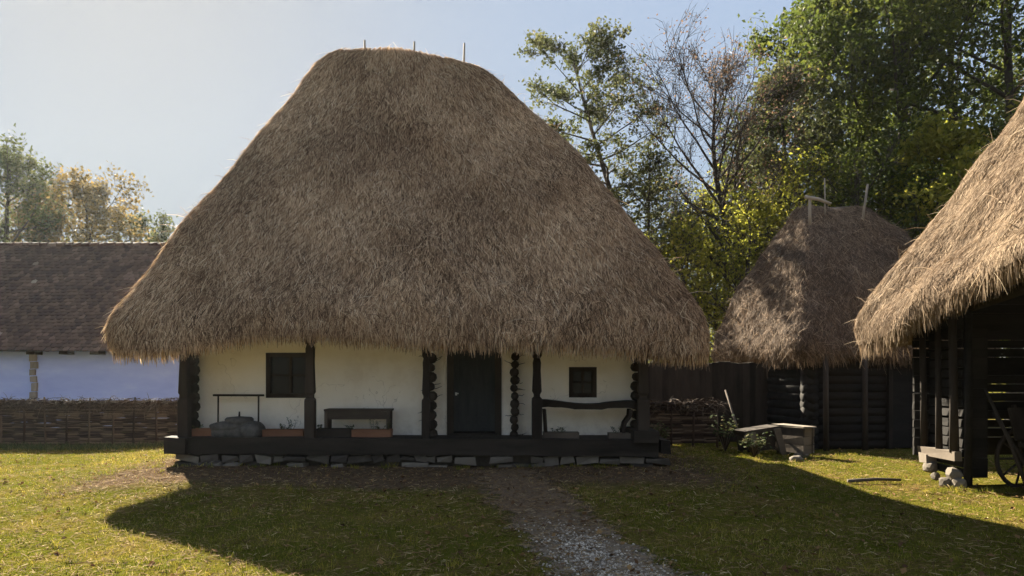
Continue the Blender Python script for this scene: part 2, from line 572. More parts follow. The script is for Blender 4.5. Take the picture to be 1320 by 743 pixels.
# lawn
n = 330000
y = 4.2 + 17 * RNG.random(n) ** 1.9
x = RNG.uniform(-1, 1, n) * (y * .82 + 1.5)
z = gz(x, y)
dens = np.ones(n)
patchy = wob(x, y, 1.6, .4) + .6 * wob(x, y, 5.1, 2)
dens *= np.clip(.78 + .45 * patchy, .12, 1)
dens *= 1 - .93 * np.exp(-((x - path_c(y) + .15 * wob(x, y, 2.2, 1)) / .55) ** 4)
bare = sstep(8.6, 11.2, y + .7 * wob(x, y, 1.3)) * (1 - sstep(4.2, 5.2, np.abs(x + 1.7)))
dens *= 1 - .9 * bare
dens[(x > 6.6) & (y > 6) & (y < 12.5)] *= .08
dens[(x > 4.6) & (y > 16.4)] *= .05
dens[(x > -6) & (x < 2.6) & (y > 12.6)] = 0
k = RNG.random(n) < dens
x, y, z, patchy = x[k], y[k], z[k], patchy[k]
n = len(x)
az = RNG.uniform(0, 6.28, n)
tilt = np.abs(RNG.normal(.55, .3, n))
D = np.stack([np.cos(az) * np.sin(tilt), np.sin(az) * np.sin(tilt), np.cos(tilt)], -1)
sa = RNG.uniform(0, 3.14, n)
S = np.stack([np.cos(sa), np.sin(sa), 0 * sa], -1)
L = RNG.uniform(.018, .055, n) * (1 + .35 * np.clip(patchy, -1, 1))
Wd = RNG.uniform(.0035, .008, n) * np.clip(y / 8, .8, 1.8)
Vb, Fb = blades(np.stack([x, y, z - .003], -1), D, S, L, Wd)
dryn = np.clip(.46 - .16 * sstep(3.2, 5.5, x) - .28 * wob(x, y, .9, 3.1) + RNG.normal(0, .2, n), 0, 1)
grass = link('grass', np_mesh('grass', Vb, Fb, np.repeat(dryn, 3)), mat=M['grass'])
tag(grass, 'short patchy grass blades of the farmyard lawn', 'grass', kind='stuff')

# longer tufts: at the foot of posts, stones and fences, and here and there in the lawn
tu = 900
ty = 5.5 + 12 * RNG.random(tu) ** 1.4
tx = RNG.uniform(-1, 1, tu) * (ty * .8 + 1)
ft = 50
fx = np.concatenate([RNG.uniform(-6.2, 2.8, ft), RNG.uniform(6.0, 7.4, 60), RNG.uniform(4.6, 7.2, 80)])
fy = np.concatenate([12.5 + RNG.normal(0, .08, ft), 10.95 + RNG.normal(0, .12, 60), 15.3 + RNG.normal(0, .25, 80)])
keep = (np.abs(tx - path_c(ty)) > .8) & ~((tx > -5.5) & (tx < 2.6) & (ty > 10.8)) & ~((tx > 6.7) & (ty > 6))
tx, ty = np.concatenate([tx[keep], fx]), np.concatenate([ty[keep], fy])
q_ = 16
n = len(tx) * q_
sc_ = np.repeat(RNG.uniform(.5, 1.3, len(tx)), q_)
x = np.repeat(tx, q_) + RNG.normal(0, .035, n) * sc_
y = np.repeat(ty, q_) + RNG.normal(0, .035, n) * sc_
az = RNG.uniform(0, 6.28, n)
tl_ = np.abs(RNG.normal(.4, .25, n))
D = np.stack([np.cos(az) * np.sin(tl_), np.sin(az) * np.sin(tl_), np.cos(tl_)], -1)
Vb, Fb, q = ribbons(np.stack([x, y, gz(x, y) - .003], -1), D, RNG.normal(0, 1, (n, 3)), RNG.uniform(.05, .12, n) * sc_, RNG.uniform(.004, .008, n), .25)
tf = link('grass_tufts', np_mesh('grass_tufts', Vb, Fb, np.repeat(np.clip(np.repeat(RNG.random(len(tx)), q_) * .5 + RNG.random(n) * .35, 0, 1), q)), mat=M['grass'])
tag(tf, 'longer grass tufts in the lawn and along the stones', 'grass', kind='stuff')
# fallen leaves
n = 3200
y = 5 + 12 * RNG.random(n) ** 1.3
x = RNG.uniform(-1, 1, n) * (y * .8 + 1)
k = RNG.random(n) < .25 + .75 * np.exp(-((x - path_c(y)) / 1.6) ** 2) + .4 * (y > 10)
k &= ~((x > -6) & (x < 2.6) & (y > 12.45))
x, y = x[k], y[k]
n = len(x)
C_ = np.stack([x, y, gz(x, y) + RNG.uniform(.012, .04, n)], -1)
nm_ = np.stack([RNG.normal(0, .45, n), RNG.normal(0, .45, n), np.ones(n)], -1)
a_ = np.cross(nm_, RNG.normal(0, 1, (n, 3)))
a_ /= np.linalg.norm(a_, axis=1, keepdims=True)
b_ = np.cross(nm_, a_)
ls_ = RNG.uniform(.02, .045, n)[:, None]
Vl_ = np.stack([C_ - a_ * ls_, C_ - b_ * ls_ * .5, C_ + a_ * ls_, C_ + b_ * ls_ * .5 + np.array([0, 0, .012])], 1).reshape(-1, 3)
fl = link('fallen_leaves', np_mesh('fallen_leaves', Vl_, np.arange(n * 4).reshape(-1, 4), np.repeat(RNG.random(n), 4)),
          mat=rnd_mat('dead_leaves', [(0, (.05, .028, .016)), (.6, (.16, .085, .04)), (1, (.34, .20, .08))], transl=.2, spec=.05))
tag(fl, 'small brown fallen leaves scattered over lawn and path', 'fallen leaves', kind='stuff')

# dry straw and leaf litter
n = 150000
y = 4.5 + 13 * RNG.random(n) ** 1.5
x = RNG.uniform(-1, 1, n) * (y * .8 + 1)
onpath = np.exp(-((x - path_c(y)) / .9) ** 2)
bare = sstep(8.2, 11.5, y + .7 * wob(x, y, 1.3)) * (1 - sstep(4.2, 5.6, np.abs(x + 1.4)))
pr = .42 + .95 * onpath * sstep(7.2, 9.2, y) + .9 * bare + .25 * np.clip(wob(x, y, .8, 5), 0, 1)
pr += 1.2 * np.exp(-((x - 6.4) ** 2 + (y - 10.9) ** 2) / .35) + .5 * np.exp(-((x - 4.3) ** 2 + (y - 13.2) ** 2) / 2.5)
pr[(x > -6) & (x < 2.6) & (y > 12.45)] = 0
k = RNG.random(n) < pr
x, y = x[k], y[k]
n = len(x)
az = RNG.uniform(0, 6.28, n)
el = RNG.normal(.05, .16, n)
D = np.stack([np.cos(az) * np.cos(el), np.sin(az) * np.cos(el), np.sin(el)], -1)
N = np.stack([RNG.normal(0, .4, n), RNG.normal(0, .4, n), np.ones(n)], -1)
Vb, Fb, q = ribbons(np.stack([x, y, gz(x, y) + RNG.uniform(.008, .035, n)], -1), D, N, RNG.uniform(.03, .14, n), RNG.uniform(.004, .010, n), .1)
lit = link('straw_litter', np_mesh('straw_litter', Vb, Fb, np.repeat(RNG.random(n) ** 1.3, q)), mat=M['litter'])
tag(lit, 'dry straw and leaf bits scattered over lawn and path', 'straw litter', kind='stuff')

# ------------------------------------------------------------------ thatched roofs


def thatch(name, parent, E, R, p=(.65, .8), ridge_w=.22, rc=.6, rows=34, dz=None, lump=.06, base='straw_base', straw='straw',
           n_main=60000, n_fringe=9000, length=(.22, .5), width=(.008, .016), thick=.42, seed=1, ridge_dz=None, back=.10, loose=.28, tuck=.2, lift=.13, stray=1.0):
    """E: eave corners front-left, front-right, back-right, back-left; R: ridge ends left, right. One mesh: packed thatch and its straws."""
    rg = np.random.default_rng(seed)
    E = np.array(E, float)
    R = np.array(R, float)
    Rc = np.array([R[0], R[1], R[1], R[0]])
    cen = E.mean(0)
    t_rows = np.concatenate([[0, .012, .028, .05, .08], np.linspace(.11, 1, rows - 5)])

    def ring(t, inset=0.0, zoff=0.0):
        C = np.zeros((4, 3))
        for i in range(4):
            d = E[i] - Rc[i]
            wx = ridge_w + (1 - ridge_w) * (1 - t) ** p[0] if abs(d[0]) > 0 else 0
            wy = ridge_w * .5 + (1 - ridge_w * .5) * (1 - t) ** p[1]
            C[i, 0] = Rc[i, 0] + d[0] * wx
            C[i, 1] = Rc[i, 1] + d[1] * wy
            C[i, 2] = E[i, 2] + (Rc[i, 2] - E[i, 2]) * t
        if inset:
            for i in range(4):
                d = cen[:2] - C[i, :2]
                C[i, :2] += np.sign(d) * inset
        # the thatch edge rolls under at the eave
        tk = tuck * max(0, 1 - t / .10) ** 2
        if tk:
            for i in range(4):
                d = cen[:2] - C[i, :2]
                C[i, :2] += np.sign(d) * tk
        # rounded outline
        pts = []
        NE = 26
        for i in range(4):
            A, B, Cn = C[i - 1], C[i], C[(i + 1) % 4]
            ra = min(rc, .45 * np.linalg.norm((B - A)[:2]))
            rb = min(rc, .45 * np.linalg.norm((Cn - B)[:2]))
            a = B + (A - B) / (np.linalg.norm((A - B)[:2]) + 1e-6) * ra
            b = B + (Cn - B) / (np.linalg.norm((Cn - B)[:2]) + 1e-6) * rb
            for s in np.linspace(0, 1, 8):
                pts.append((1 - s) ** 2 * a + 2 * s * (1 - s) * B + s * s * b)
            D_ = C[(i + 2) % 4]
            rn = min(rc, .45 * np.linalg.norm((Cn - B)[:2]))
            e = Cn + (B - Cn) / (np.linalg.norm((B - Cn)[:2]) + 1e-6) * rn
            for s in np.linspace(0, 1, NE + 2)[1:-1]:
                pts.append(b + (e - b) * s)
        P = np.array(pts)
        if dz is not None:
            P[:, 2] += dz(P[:, 0], P[:, 1]) * (1 - t) ** 3
        if ridge_dz is not None:
            P[:, 2] += ridge_dz(P[:, 0]) * t ** 3
        P[:, 2] += zoff
        return P

    G = np.array([ring(t) for t in t_rows])            # rows, cols, 3
    G[-4:, :, 2] -= np.array([0, .02, .05, .10])[:, None] * (G[-1, :, 2].max() - E[:, 2].mean()) / 6
    # outward normals from the grid
    du = np.roll(G, -1, 1) - np.roll(G, 1, 1)
    dv = np.gradient(G, axis=0)
    NN = np.cross(du, dv)
    NN /= np.linalg.norm(NN, axis=2, keepdims=True) + 1e-9
    lum = wob(G[..., 0] + G[..., 1] * .7, G[..., 2], 1.4, seed) + .6 * wob(G[..., 0] + G[..., 1] * .7, G[..., 2], 3.7, seed + 1)
    G = G + NN * (lump * lum)[..., None]
    nr, nc = G.shape[:2]
    # body: underside rings, then the outer rows, then a cap
    under = [ring(.42, .55, -.30), ring(0, .75, .35), ring(0, thick, .06), ring(0, thick * .35, -.02)]
    body = np.concatenate([np.array(under), G], 0)
    Vb = body.reshape(-1, 3)
    m_ = body.shape[0]
    ii, jj = np.meshgrid(np.arange(m_ - 1), np.arange(nc), indexing='ij')
    a = ii * nc + jj
    b = ii * nc + (jj + 1) % nc
    Fb = np.stack([a, b, b + nc, a + nc], -1).reshape(-1, 4)
    # cap: pairs across the ridge (front point to back point of the top ring)
    top = (m_ - 1) * nc
    cen_top = G[-1].mean(0) + np.array([0, 0, .04])
    Vb = np.vstack([Vb, cen_top])
    ci = len(Vb) - 1
    j = np.arange(nc)
    Fc = np.stack([top + j, top + (j + 1) % nc, np.full(nc, ci), np.full(nc, ci)], -1)
    # straws
    ar = np.linalg.norm(np.cross(np.roll(G, -1, 1)[:-1] - G[:-1], G[1:] - G[:-1]), axis=2)
    cc = G[:-1] + .5 * (G[1:] - G[:-1])
    view = np.array([0, 0, CZ]) - cc
    view /= np.linalg.norm(view, axis=2, keepdims=True)
    vis = (NN[:-1] * view).sum(2)
    wgt = ar * np.where(vis > -.12, 1.0, back)
    pr = (wgt / wgt.sum()).ravel()

    def samp(n, idx=None):
        if idx is None:
            idx = rg.choice(len(pr), n, p=pr)
        i, j = idx // nc, idx % nc
        u, v = rg.random(n)[:, None], rg.random(n)[:, None]
        j2 = (j + 1) % nc
        P = (G[i, j] * (1 - u) + G[i, j2] * u) * (1 - v) + (G[i + 1, j] * (1 - u) + G[i + 1, j2] * u) * v
        dn = G[i, j] - G[i + 1, j]
        dn = dn / (np.linalg.norm(dn, axis=1, keepdims=True) + 1e-9)
        al = G[i, j2] - G[i, j]
        al = al / (np.linalg.norm(al, axis=1, keepdims=True) + 1e-9)
        return P, dn, al, NN[i, j]

    P, dn, al, nn = samp(n_main)
    L = rg.uniform(*length, n_main)
    D = dn + al * rg.normal(0, loose, n_main)[:, None] + nn * rg.normal(lift, lift * .8, n_main)[:, None]
    V1, F1, q = ribbons(P - dn * (L * .4)[:, None] + nn * .01, D, nn + al * rg.normal(0, .5, n_main)[:, None], L, rg.uniform(*width, n_main), .12)
    r1 = np.repeat(np.clip(rg.beta(2, 2.4, n_main) + .12 * wob(P[:, 0], P[:, 2], 1.1, seed), 0, 1), q)
    # fringe hanging at the eave, several layers deep
    wf = (np.linalg.norm(np.roll(G[0], -1, 0) - G[0], axis=1) * np.where(vis[0] > -.5, 1, .35))
    j = rg.choice(nc, n_fringe, p=wf / wf.sum())
    P, dn, al, nn = samp(n_fringe, j)
    inn = rg.random(n_fringe) ** 1.5 * thick
    out_h = nn * np.array([1, 1, 0])
    out_h /= np.linalg.norm(out_h, axis=1, keepdims=True) + 1e-9
    lo = G[0, j] + (G[0, (j + 1) % nc] - G[0, j]) * rg.random(n_fringe)[:, None]
    Pf = lo - out_h * inn[:, None] + np.array([0, 0, 1.0]) * (rg.uniform(.02, .16, n_fringe) + .05 * inn)[:, None]
    Lf = rg.uniform(.12, .31, n_fringe) * (1 - .25 * inn / thick)
    D = dn * .5 + np.array([0, 0, -.8]) + al * rg.normal(0, .22, n_fringe)[:, None] + out_h * rg.normal(.0, .12, n_fringe)[:, None]
    V2, F2, q = ribbons(Pf, D, out_h + al * rg.normal(0, .6, n_fringe)[:, None], Lf, rg.uniform(*width, n_fringe), .1)
    r2 = np.repeat(np.clip(rg.beta(2.4, 2.0, n_fringe), 0, 1), q)
    # stray straws along hips and ridge
    ns = int(n_main // 25 * stray)
    P, dn, al, nn = samp(ns)
    L = rg.uniform(.2, .45, ns)
    D = dn * rg.uniform(-.3, 1, ns)[:, None] + al * rg.normal(0, .6, ns)[:, None] + nn * rg.uniform(.15, .6, ns)[:, None]
    V3, F3, q = ribbons(P, D, nn + al * rg.normal(0, .5, ns)[:, None], L, rg.uniform(.005, .010, ns), .25)
    r3 = np.repeat(rg.random(ns), q)
    nb = len(Vb)
    Vall = np.vstack([Vb, V1, V2, V3])
    Fall = np.vstack([Fb, F1 + nb, F2 + nb + len(V1), F3 + nb + len(V1) + len(V2)])
    rall = np.concatenate([np.full(nb, .3), r1, r2, r3])
    me = np_mesh(name, Vall, np.vstack([Fall, ]), rall)
    mi = np.zeros(len(Fall), np.int32)
    mi[:len(Fb)] = 1
    me.materials.append(M[straw])
    me.materials.append(M[base])
    me.polygons.foreach_set('material_index', mi)
    # cap triangles
    capm = bpy.data.meshes.new('cap')
    o = link(name, me, parent)
    bm = bmesh.new()
    bm.from_mesh(me)
    bm.verts.ensure_lookup_table()
    for k in range(nc):
        f = bm.faces.new((bm.verts[top + k], bm.verts[top + (k + 1) % nc], bm.verts[ci]))
        f.material_index = 1
    bm.to_mesh(me)
    bm.free()
    bpy.data.meshes.remove(capm)
    return o, G


# ------------------------------------------------------------------ main house
HY = 12.6     # front of the porch beam
WY = 13.6     # white wall
house = empty('thatched_house', (-1.7, 15.5, .2), 0, 'white lime-washed house under a huge shaggy thatched roof, porch of dark posts', 'house')


def hadd(mb, name, mat, parent=None):
    """build in world coordinates, then hang under the house"""
    o = mb.build(name, mat, parent or house)
    if parent is None:
        o.location = -Vector(house.location)
    return o


XL = lambda u, y: (u - 660) / FPX * y
ZV = lambda v, y: CZ + (VH - v) / FPX * y

us = np.array([120, 160, 200, 260, 330, 400, 450, 500, 560, 620, 700, 780, 850, 930])
vs = np.array([446, 450, 450, 440, 428, 427, 430, 433, 438, 439, 440, 444, 452, 456])
ex = (us - 660) / FPX * 12.0
ez = CZ + (VH - vs) / FPX * 12.0


def eave_dz(x, y):
    f = np.interp(x, ex, ez) - 2.3
    w = 1 - sstep(13, 16, y)
    return f * w


def ridge_dz(x):
    u = np.interp(x, [-4.4, -3.6, -2.3, -1.3, -.6, 0], [-.12, 0, .02, -.16, -.42, -.6])
    return u


roof, RG = thatch('roof', house, [(-7.03, 11.75, 2.3), (3.64, 11.75, 2.3), (1.3, 21.0, 2.3), (-5.0, 21.0, 2.3)],
                  [(-3.85, 16.6, 8.95), (-1.05, 16.6, 8.95)], p=(.75, 1.28), ridge_w=.12, rc=.7, tuck=.24, dz=eave_dz, ridge_dz=ridge_dz,
                  n_main=210000, n_fringe=22000, seed=3, length=(.08, .24), width=(.009, .017), loose=.42, lift=.08, stray=.35)
roof.location = -Vector(house.location)
# three stakes standing out of the ridge
for u, v0, v1, tl in ((470, 52, 76, .02), (534, 54, 76, -.01), (598.5, 56, 92, -.03)):
    yb = 16.6
    mb = MB()
    x0, _, z1 = px(u, v0, yb)
    z0 = ZV(v1, yb) - .5
    mb.tube([(x0 + tl, yb, z0), (x0 + tl * .4, yb, (z0 + z1) / 2), (x0, yb, z1)], [.03, .027, .022], 6)
    s = hadd(mb, 'roof_stake', M['wood_pale'])
    s.parent = roof
    s.location = (0, 0, 0)

# wall, with openings cut through
mb = MB()
x0, x1 = XL(248, WY), XL(822, WY)
wz0, wz1 = .62, 2.95
win1 = (XL(345, WY), XL(403, WY), ZV(511, WY), ZV(457, WY))
win2 = (XL(735.5, WY), XL(767, WY), ZV(510.5, WY), ZV(475.5, WY))
door = (XL(580, WY), XL(643, WY), wz0, 2.42)
cuts = sorted([win1, win2, door])
xa = x0
for cx0, cx1, cz0, cz1 in cuts:
    mb.bx(xa, cx0, WY, WY + .28, wz0, wz1)
    if cz0 > wz0 + .01:
        mb.bx(cx0, cx1, WY, WY + .28, wz0, cz0)
    mb.bx(cx0, cx1, WY, WY + .28, cz1, wz1)
    xa = cx1
mb.bx(xa, x1, WY, WY + .28, wz0, wz1)
mb.bx(x0, x0 + .28, WY + .28, 18.6, wz0, wz1)
mb.bx(x1 - .28, x1, WY + .28, 18.6, wz0, wz1)
mb.bx(x0, x1, 18.6, 18.88, wz0, wz1)
hadd(mb, 'wall', M['lime'])

# porch: floor, front beam, foundation
mb = MB()
bxl, bxr = XL(211, HY), XL(849, HY)
zt, zb = ZV(564, HY), ZV(585, HY)
for i in range(5):
    y0 = HY + .34 + i * .15
    mb.bx(bxl + .15, bxr - .15, y0, y0 + .142, zt - .10 - .004 * (i % 2), zt - .045, r=random.random())
mb.bx(bxl + .3, bxr - .3, WY + .1, 18, .45, .60)
hadd(mb, 'porch_floor', M['wood_dark_h'])
mb = MB()
N_ = 26
V, F = [], []
for i in range(N_ + 1):
    x = bxl + (bxr - bxl) * i / N_
    d = -.05 * i / N_
    for (yy, zz) in ((HY, zb), (HY + .3, zb), (HY + .3, zt), (HY, zt)):
        V.append((x, yy + random.uniform(-.006, .006), zz + d + random.uniform(-.008, .008)))
for i in range(N_):
    b = i * 4
    F += [(b + 1, b, b + 4, b + 5), (b + 2, b + 1, b + 5, b + 6), (b + 3, b + 2, b + 6, b + 7), (b, b + 3, b + 7, b + 4)]
F += [(0, 1, 2, 3), (N_ * 4 + 3, N_ * 4 + 2, N_ * 4 + 1, N_ * 4)]
mb.add(V, F, .5)
hadd(mb, 'porch_beam', M['wood_dark_h'])
mb = MB()
mb.box((bxr - .22, HY + .55, zt + .01), (.42, 1.3, .20), j=.012)
hadd(mb, 'beam_end', M['wood_dark_h'])
mb = MB()
mb.box((bxr + .12, HY + .6, zb + .11), (.16, 1.2, .22), j=.012)
hadd(mb, 'beam_end', M['wood_dark_h'])
mb = MB()
mb.box((bxl + .26, HY - .06, zt - .14), (.30, .10, .27), j=.012)
hadd(mb, 'beam_end', M['wood_dark_h'])
mb = MB()
mb.bx(bxl + .25, bxr - .15, HY + .22, 18.2, -.1, zb - .005)
hadd(mb, 'foundation_fill', M['earth'])
k = 0
for row, zc in ((0, zb - .075), (1, zb - .205)):
    x = bxl + .15 + random.uniform(0, .1)
    while x < bxr - .1:
        w = random.uniform(.18, .46)
        hgt = random.uniform(.055, .075)
        k += 1
        gap_ = -1.6 < x < .3
        if random.random() < ((.45 if row == 0 else .15) if gap_ else (.95 if row == 0 else .7)):
            mb = MB()
            mb.box((x + w / 2, HY + .17 + random.uniform(-.03, .04), zc - .05 * (x - bxl) / 8.4 + random.uniform(-.015, .015)), (w - .02, .28, hgt * random.uniform(1.45, 1.85)), rot=Matrix.Rotation(random.uniform(-.12, .12), 3, 'Y'), j=.03)
            hadd(mb, 'foundation_stone', M['stone'])
        x += w
for i in range(9):
    mb = MB()
    mb.blob((bxl + random.uniform(.12, 1.3), HY + random.uniform(-.02, .2), .12 + random.uniform(0, .12)), (random.uniform(.09, .2), .14, random.uniform(.07, .12)), 90 + i, 2, .2, flat=True)
    hadd(mb, 'foundation_stone', M['stone'])

# carved posts
def post(u, w, v_top, y=HY + .13, lean=0.0, split=512):
    mb = MB()
    x = XL(u, y)
    z0 = zt - .02 - .05 * (x - bxl) / 8.4
    zs = ZV(split, y)
    z1 = ZV(v_top, y) + .45
    w2 = w / 2
    zz = [z0, zs - .10, zs - .05, zs - .02, zs + .02, zs + .07, (zs + z1) / 2 - .15, z1 - .62, z1 - .55, z1 - .50, z1]
    rr = [w2, w2, w2 * .95, w2 * .62, w2 * .62, w2 * .92, w2 * .74, w2 * .80, w2 * .62, w2 * .95, w2 * 1.0]
    mb.tube([(x + lean * (q - z0), y, q) for q in zz], rr, 4, sq=True)
    return hadd(mb, 'post', M['wood_dark'])


post(238, .17, 437, y=HY + .16)
post(400, .165, 437, split=511)
post(549, .135, 455, lean=.004)
post(692, .175, 455, split=510)
post(829, .19, 455)

# stacks of projecting log ends
def log_ends(u, y, wd, v0, v1, n_, seed, twigs=True):
    rr = random.Random(seed)
    mb = MB()
    za, zb_ = ZV(v1, y), ZV(v0, y)
    h = (zb_ - za) / n_
    for i in range(n_):
        z = za + h * (i + .5)
        x = XL(u, y) + rr.uniform(-.02, .02)
        r = h * .54 * rr.uniform(.86, 1.1)
        ln = rr.uniform(.05, .2)
        mb.tube([(x, y - .12 - ln, z), (x, y - .08 - ln, z), (x + rr.uniform(-.01, .01), y + .1, z)], [r * .8, r * wd, r * wd], 9)
    if twigs:
        for i in range(12):
            z = rr.uniform(za, zb_)
            x = XL(u, y)
            s = rr.choice((-1, 1, 1))
            pts = [(x + s * .05, y - .15, z)]
            for q in range(3):
                pts.append((pts[-1][0] + s * rr.uniform(.02, .07), y - .18, pts[-1][2] + rr.uniform(-.03, .04)))
            mb.tube(pts, [.008, .006, .005, .003], 4)
    return hadd(mb, 'log_ends', M['wood_dark'])


log_ends(248, 13.5, 1.25, 436, 566, 11, 1)
log_ends(556, 13.5, 1.0, 456, 566, 9, 2)
log_ends(663, 13.5, 1.05, 455, 566, 11, 3)
log_ends(820, 13.5, 1.0, 455, 566, 9, 4, False)
# wall plate and ceiling boards under the thatch
mb = MB()
mb.bx(bxl, bxr, HY + .02, HY + .24, 2.62, 2.80)
mb.bx(bxl - .2, bxr + .2, HY, 18.4, 2.96, 3.02)
hadd(mb, 'ceiling_boards', M['wood_dark_h'])

# windows and door
def window(rect, name='window', bars=True):
    x0, x1, z0, z1 = rect
    fr = MB()
    t, yf = .05, WY - .012
    fr.bx(x0 - .03, x0 + t, yf, yf + .12, z0 - .03, z1 + .03)
    fr.bx(x1 - t, x1 + .03, yf, yf + .12, z0 - .03, z1 + .03)
    fr.bx(x0 + t, x1 - t, yf + .003, yf + .12, z1 - t, z1 + .03)
    fr.bx(x0 + t, x1 - t, yf + .003, yf + .12, z0 - .03, z0 + t)
    w = hadd(fr, name, M['wood_dark'])
    s = MB()
    xm, zm = (x0 + x1) / 2, (z0 + z1) / 2
    s.bx(xm - .022, xm + .022, yf + .03, yf + .07, z0 + t, z1 - t)
    s.bx(x0 + t, xm - .022, yf + .034, yf + .066, zm - .018, zm + .018)
    s.bx(xm + .022, x1 - t, yf + .034, yf + .066, zm - .018, zm + .018)
    so = s.build('sash', M['wood_dark'], w)
    pn = MB()
    pn.bx(x0 + t, x1 - t, yf + .075, yf + .085, z0 + t, z1 - t)
    pn.build('pane', M['glass'], w)
    return w


window(win1)
window(win2)
x0, x1, z0, z1 = door
mb = MB()
mb.bx(x0 - .05, x0 + .07, WY - .05, WY + .1, z0, z1 + .08)
mb.bx(x1 - .07, x1 + .05, WY - .05, WY + .1, z0, z1 + .08)
mb.bx(x0 + .07, x1 - .07, WY - .045, WY + .1, z1 - .02, z1 + .08)
dframe = hadd(mb, 'door', M['wood_dark'])
mb = MB()
mb.bx(x0 + .07, x1 - .07, WY + .03, WY + .09, z0 + .10, z1 - .02)
for a0, a1, b0, b1 in ((x0 + .07, x0 + .16, z0 + .10, z1 - .02), (x1 - .16, x1 - .07, z0 + .10, z1 - .02)):
    mb.bx(a0, a1, WY + .008, WY + .03, b0, b1)
for zc in (z0 + .16, z0 + .30, z0 + .85, z0 + 1.45):
    mb.bx(x0 + .16, x1 - .16, WY + .012, WY + .03, zc, zc + .07)
mb.build('door_leaf', noise_mat('door_boards', [(.3, (.016, .018, .019)), (.7, (.045, .046, .045))], 6, (1, 1, .15), bstr=.4, bdist=.01), dframe)
mb = MB()
mb.bx(x0 + .02, x1 - .02, WY - .12, WY + .1, z0 - .0, z0 + .07)
mb.build('threshold', M['wood_dark_h'], dframe)
mb = MB()
hx, _, hz = px(588, 508, WY)
mb.box((hx, WY + .0, hz), (.035, .02, .055))
mb.tube([(hx, WY - .01, hz + .01), (hx, WY - .05, hz + .01), (hx + .05, WY - .055, hz + .008)], .009, 6)
mb.build('handle', M['brass'], dframe)

# ------------------------------------------------------------------ things on the porch
FZ = zt - .045   # porch floor


def planter(u0, u1, v0, y, label, mat, sprigs):
    x0, x1 = XL(u0, y), XL(u1, y)
    h = ZV(v0, y) - FZ
    t = empty('planter_box', ((x0 + x1) / 2, y, FZ), 0, label, 'planter', 'planter boxes along the porch')
    w = x1 - x0
    mb = MB()
    d = .24
    mb.bx(-w / 2, w / 2, -d / 2, -d / 2 + .02, 0, h, j=.003)
    mb.bx(-w / 2, w / 2, d / 2 - .02, d / 2, 0, h, j=.003)
    mb.bx(-w / 2, -w / 2 + .02, -d / 2 + .02, d / 2 - .02, .002, h - .004)
    mb.bx(w / 2 - .02, w / 2, -d / 2 + .02, d / 2 - .02, .002, h - .004)
    mb.build('box', mat, t)
    mb = MB()
    mb.bx(-w / 2 + .02, w / 2 - .02, -d / 2 + .02, d / 2 - .02, .01, h - .03)
    mb.build('soil', M['earth'], t)
    for sx, sh in sprigs:
        mb = MB()
        rr = random.Random(int(1000 * (sx + sh)) + int(u0))
        for q in range(3):
            dx = rr.uniform(-.05, .05)
            top = Vector((sx * w / 2 + dx * 1.6, rr.uniform(-.04, .04), h + sh * rr.uniform(.6, 1)))
            b = Vector((sx * w / 2 + dx * .3, 0, h - .03))
            mb.tube([b, (b + top) / 2 + Vector((rr.uniform(-.02, .02), 0, 0)), top], [.005, .004, .002], 4)
            for s in (.45, .6, .75, .9, 1.0):
                p_ = b.lerp(top, s)
                for e in range(2):
                    az = rr.uniform(0, 6.28)
                    d1 = Vector((math.cos(az), math.sin(az), rr.uniform(-.2, .7))) * rr.uniform(.035, .06)
                    sd = Vector((-math.sin(az), math.cos(az), .2)) * .014
                    mb.add([p_, p_ + d1 * .5 + sd, p_ + d1, p_ + d1 * .5 - sd], [(0, 1, 2, 3)])
        mb.build('plant', M['plant'], t)
    return t


planter(249, 295, 552.5, 13.0, 'reddish wooden planter box with no tall plants, left of the stone hand mill', M['wood_red'], [(-.75, .05), (.3, .04)])
planter(341, 393, 553.5, 13.0, 'reddish planter box with sprigs, between the hand mill and the second post', M['wood_red'], [(-.15, .08), (.35, .20), (.05, .06)])
planter(408, 454, 552.5, 12.98, 'dark brown planter box under the left end of the low bench', M['wood_dark_h'], [(-.7, .07), (.9, .05)])
planter(455, 505, 553.5, 12.98, 'reddish planter box with two sprigs under the right end of the low bench', M['wood_red'], [(.05, .17), (.75, .16), (.4, .06)])
planter(700, 746, 557, 12.95, 'dark grey planter box with a small sprig under the left end of the plank bench', M['wood_grey'], [(.1, .09), (-.3, .05)])
planter(784, 824, 558, 12.95, 'dark grey planter box under the right end of the plank bench by the corner post', M['wood_grey'], [(-.5, .11)])

# thin rail with two legs
yb = 13.35
t = empty('rail_frame', (XL(308, yb), yb, FZ), 0, 'thin black rail on two slender legs behind the stone hand mill', 'rail')
xa, xb = XL(275, yb) - t.location.x, XL(340, yb) - t.location.x
zt_ = ZV(508.5, yb) - FZ
mb = MB()
mb.bx(xa, xb, -.03, .03, zt_ - .035, zt_, j=.003)
mb.build('rail', M['wood_dark_h'], t)
for uu in (281, 333):
    mb = MB()
    xx = XL(uu, yb) - t.location.x
    mb.tube([(xx, 0, 0), (xx + .005, 0, zt_ - .035)], .016, 6)
    mb.build('leg', M['wood_dark'], t)

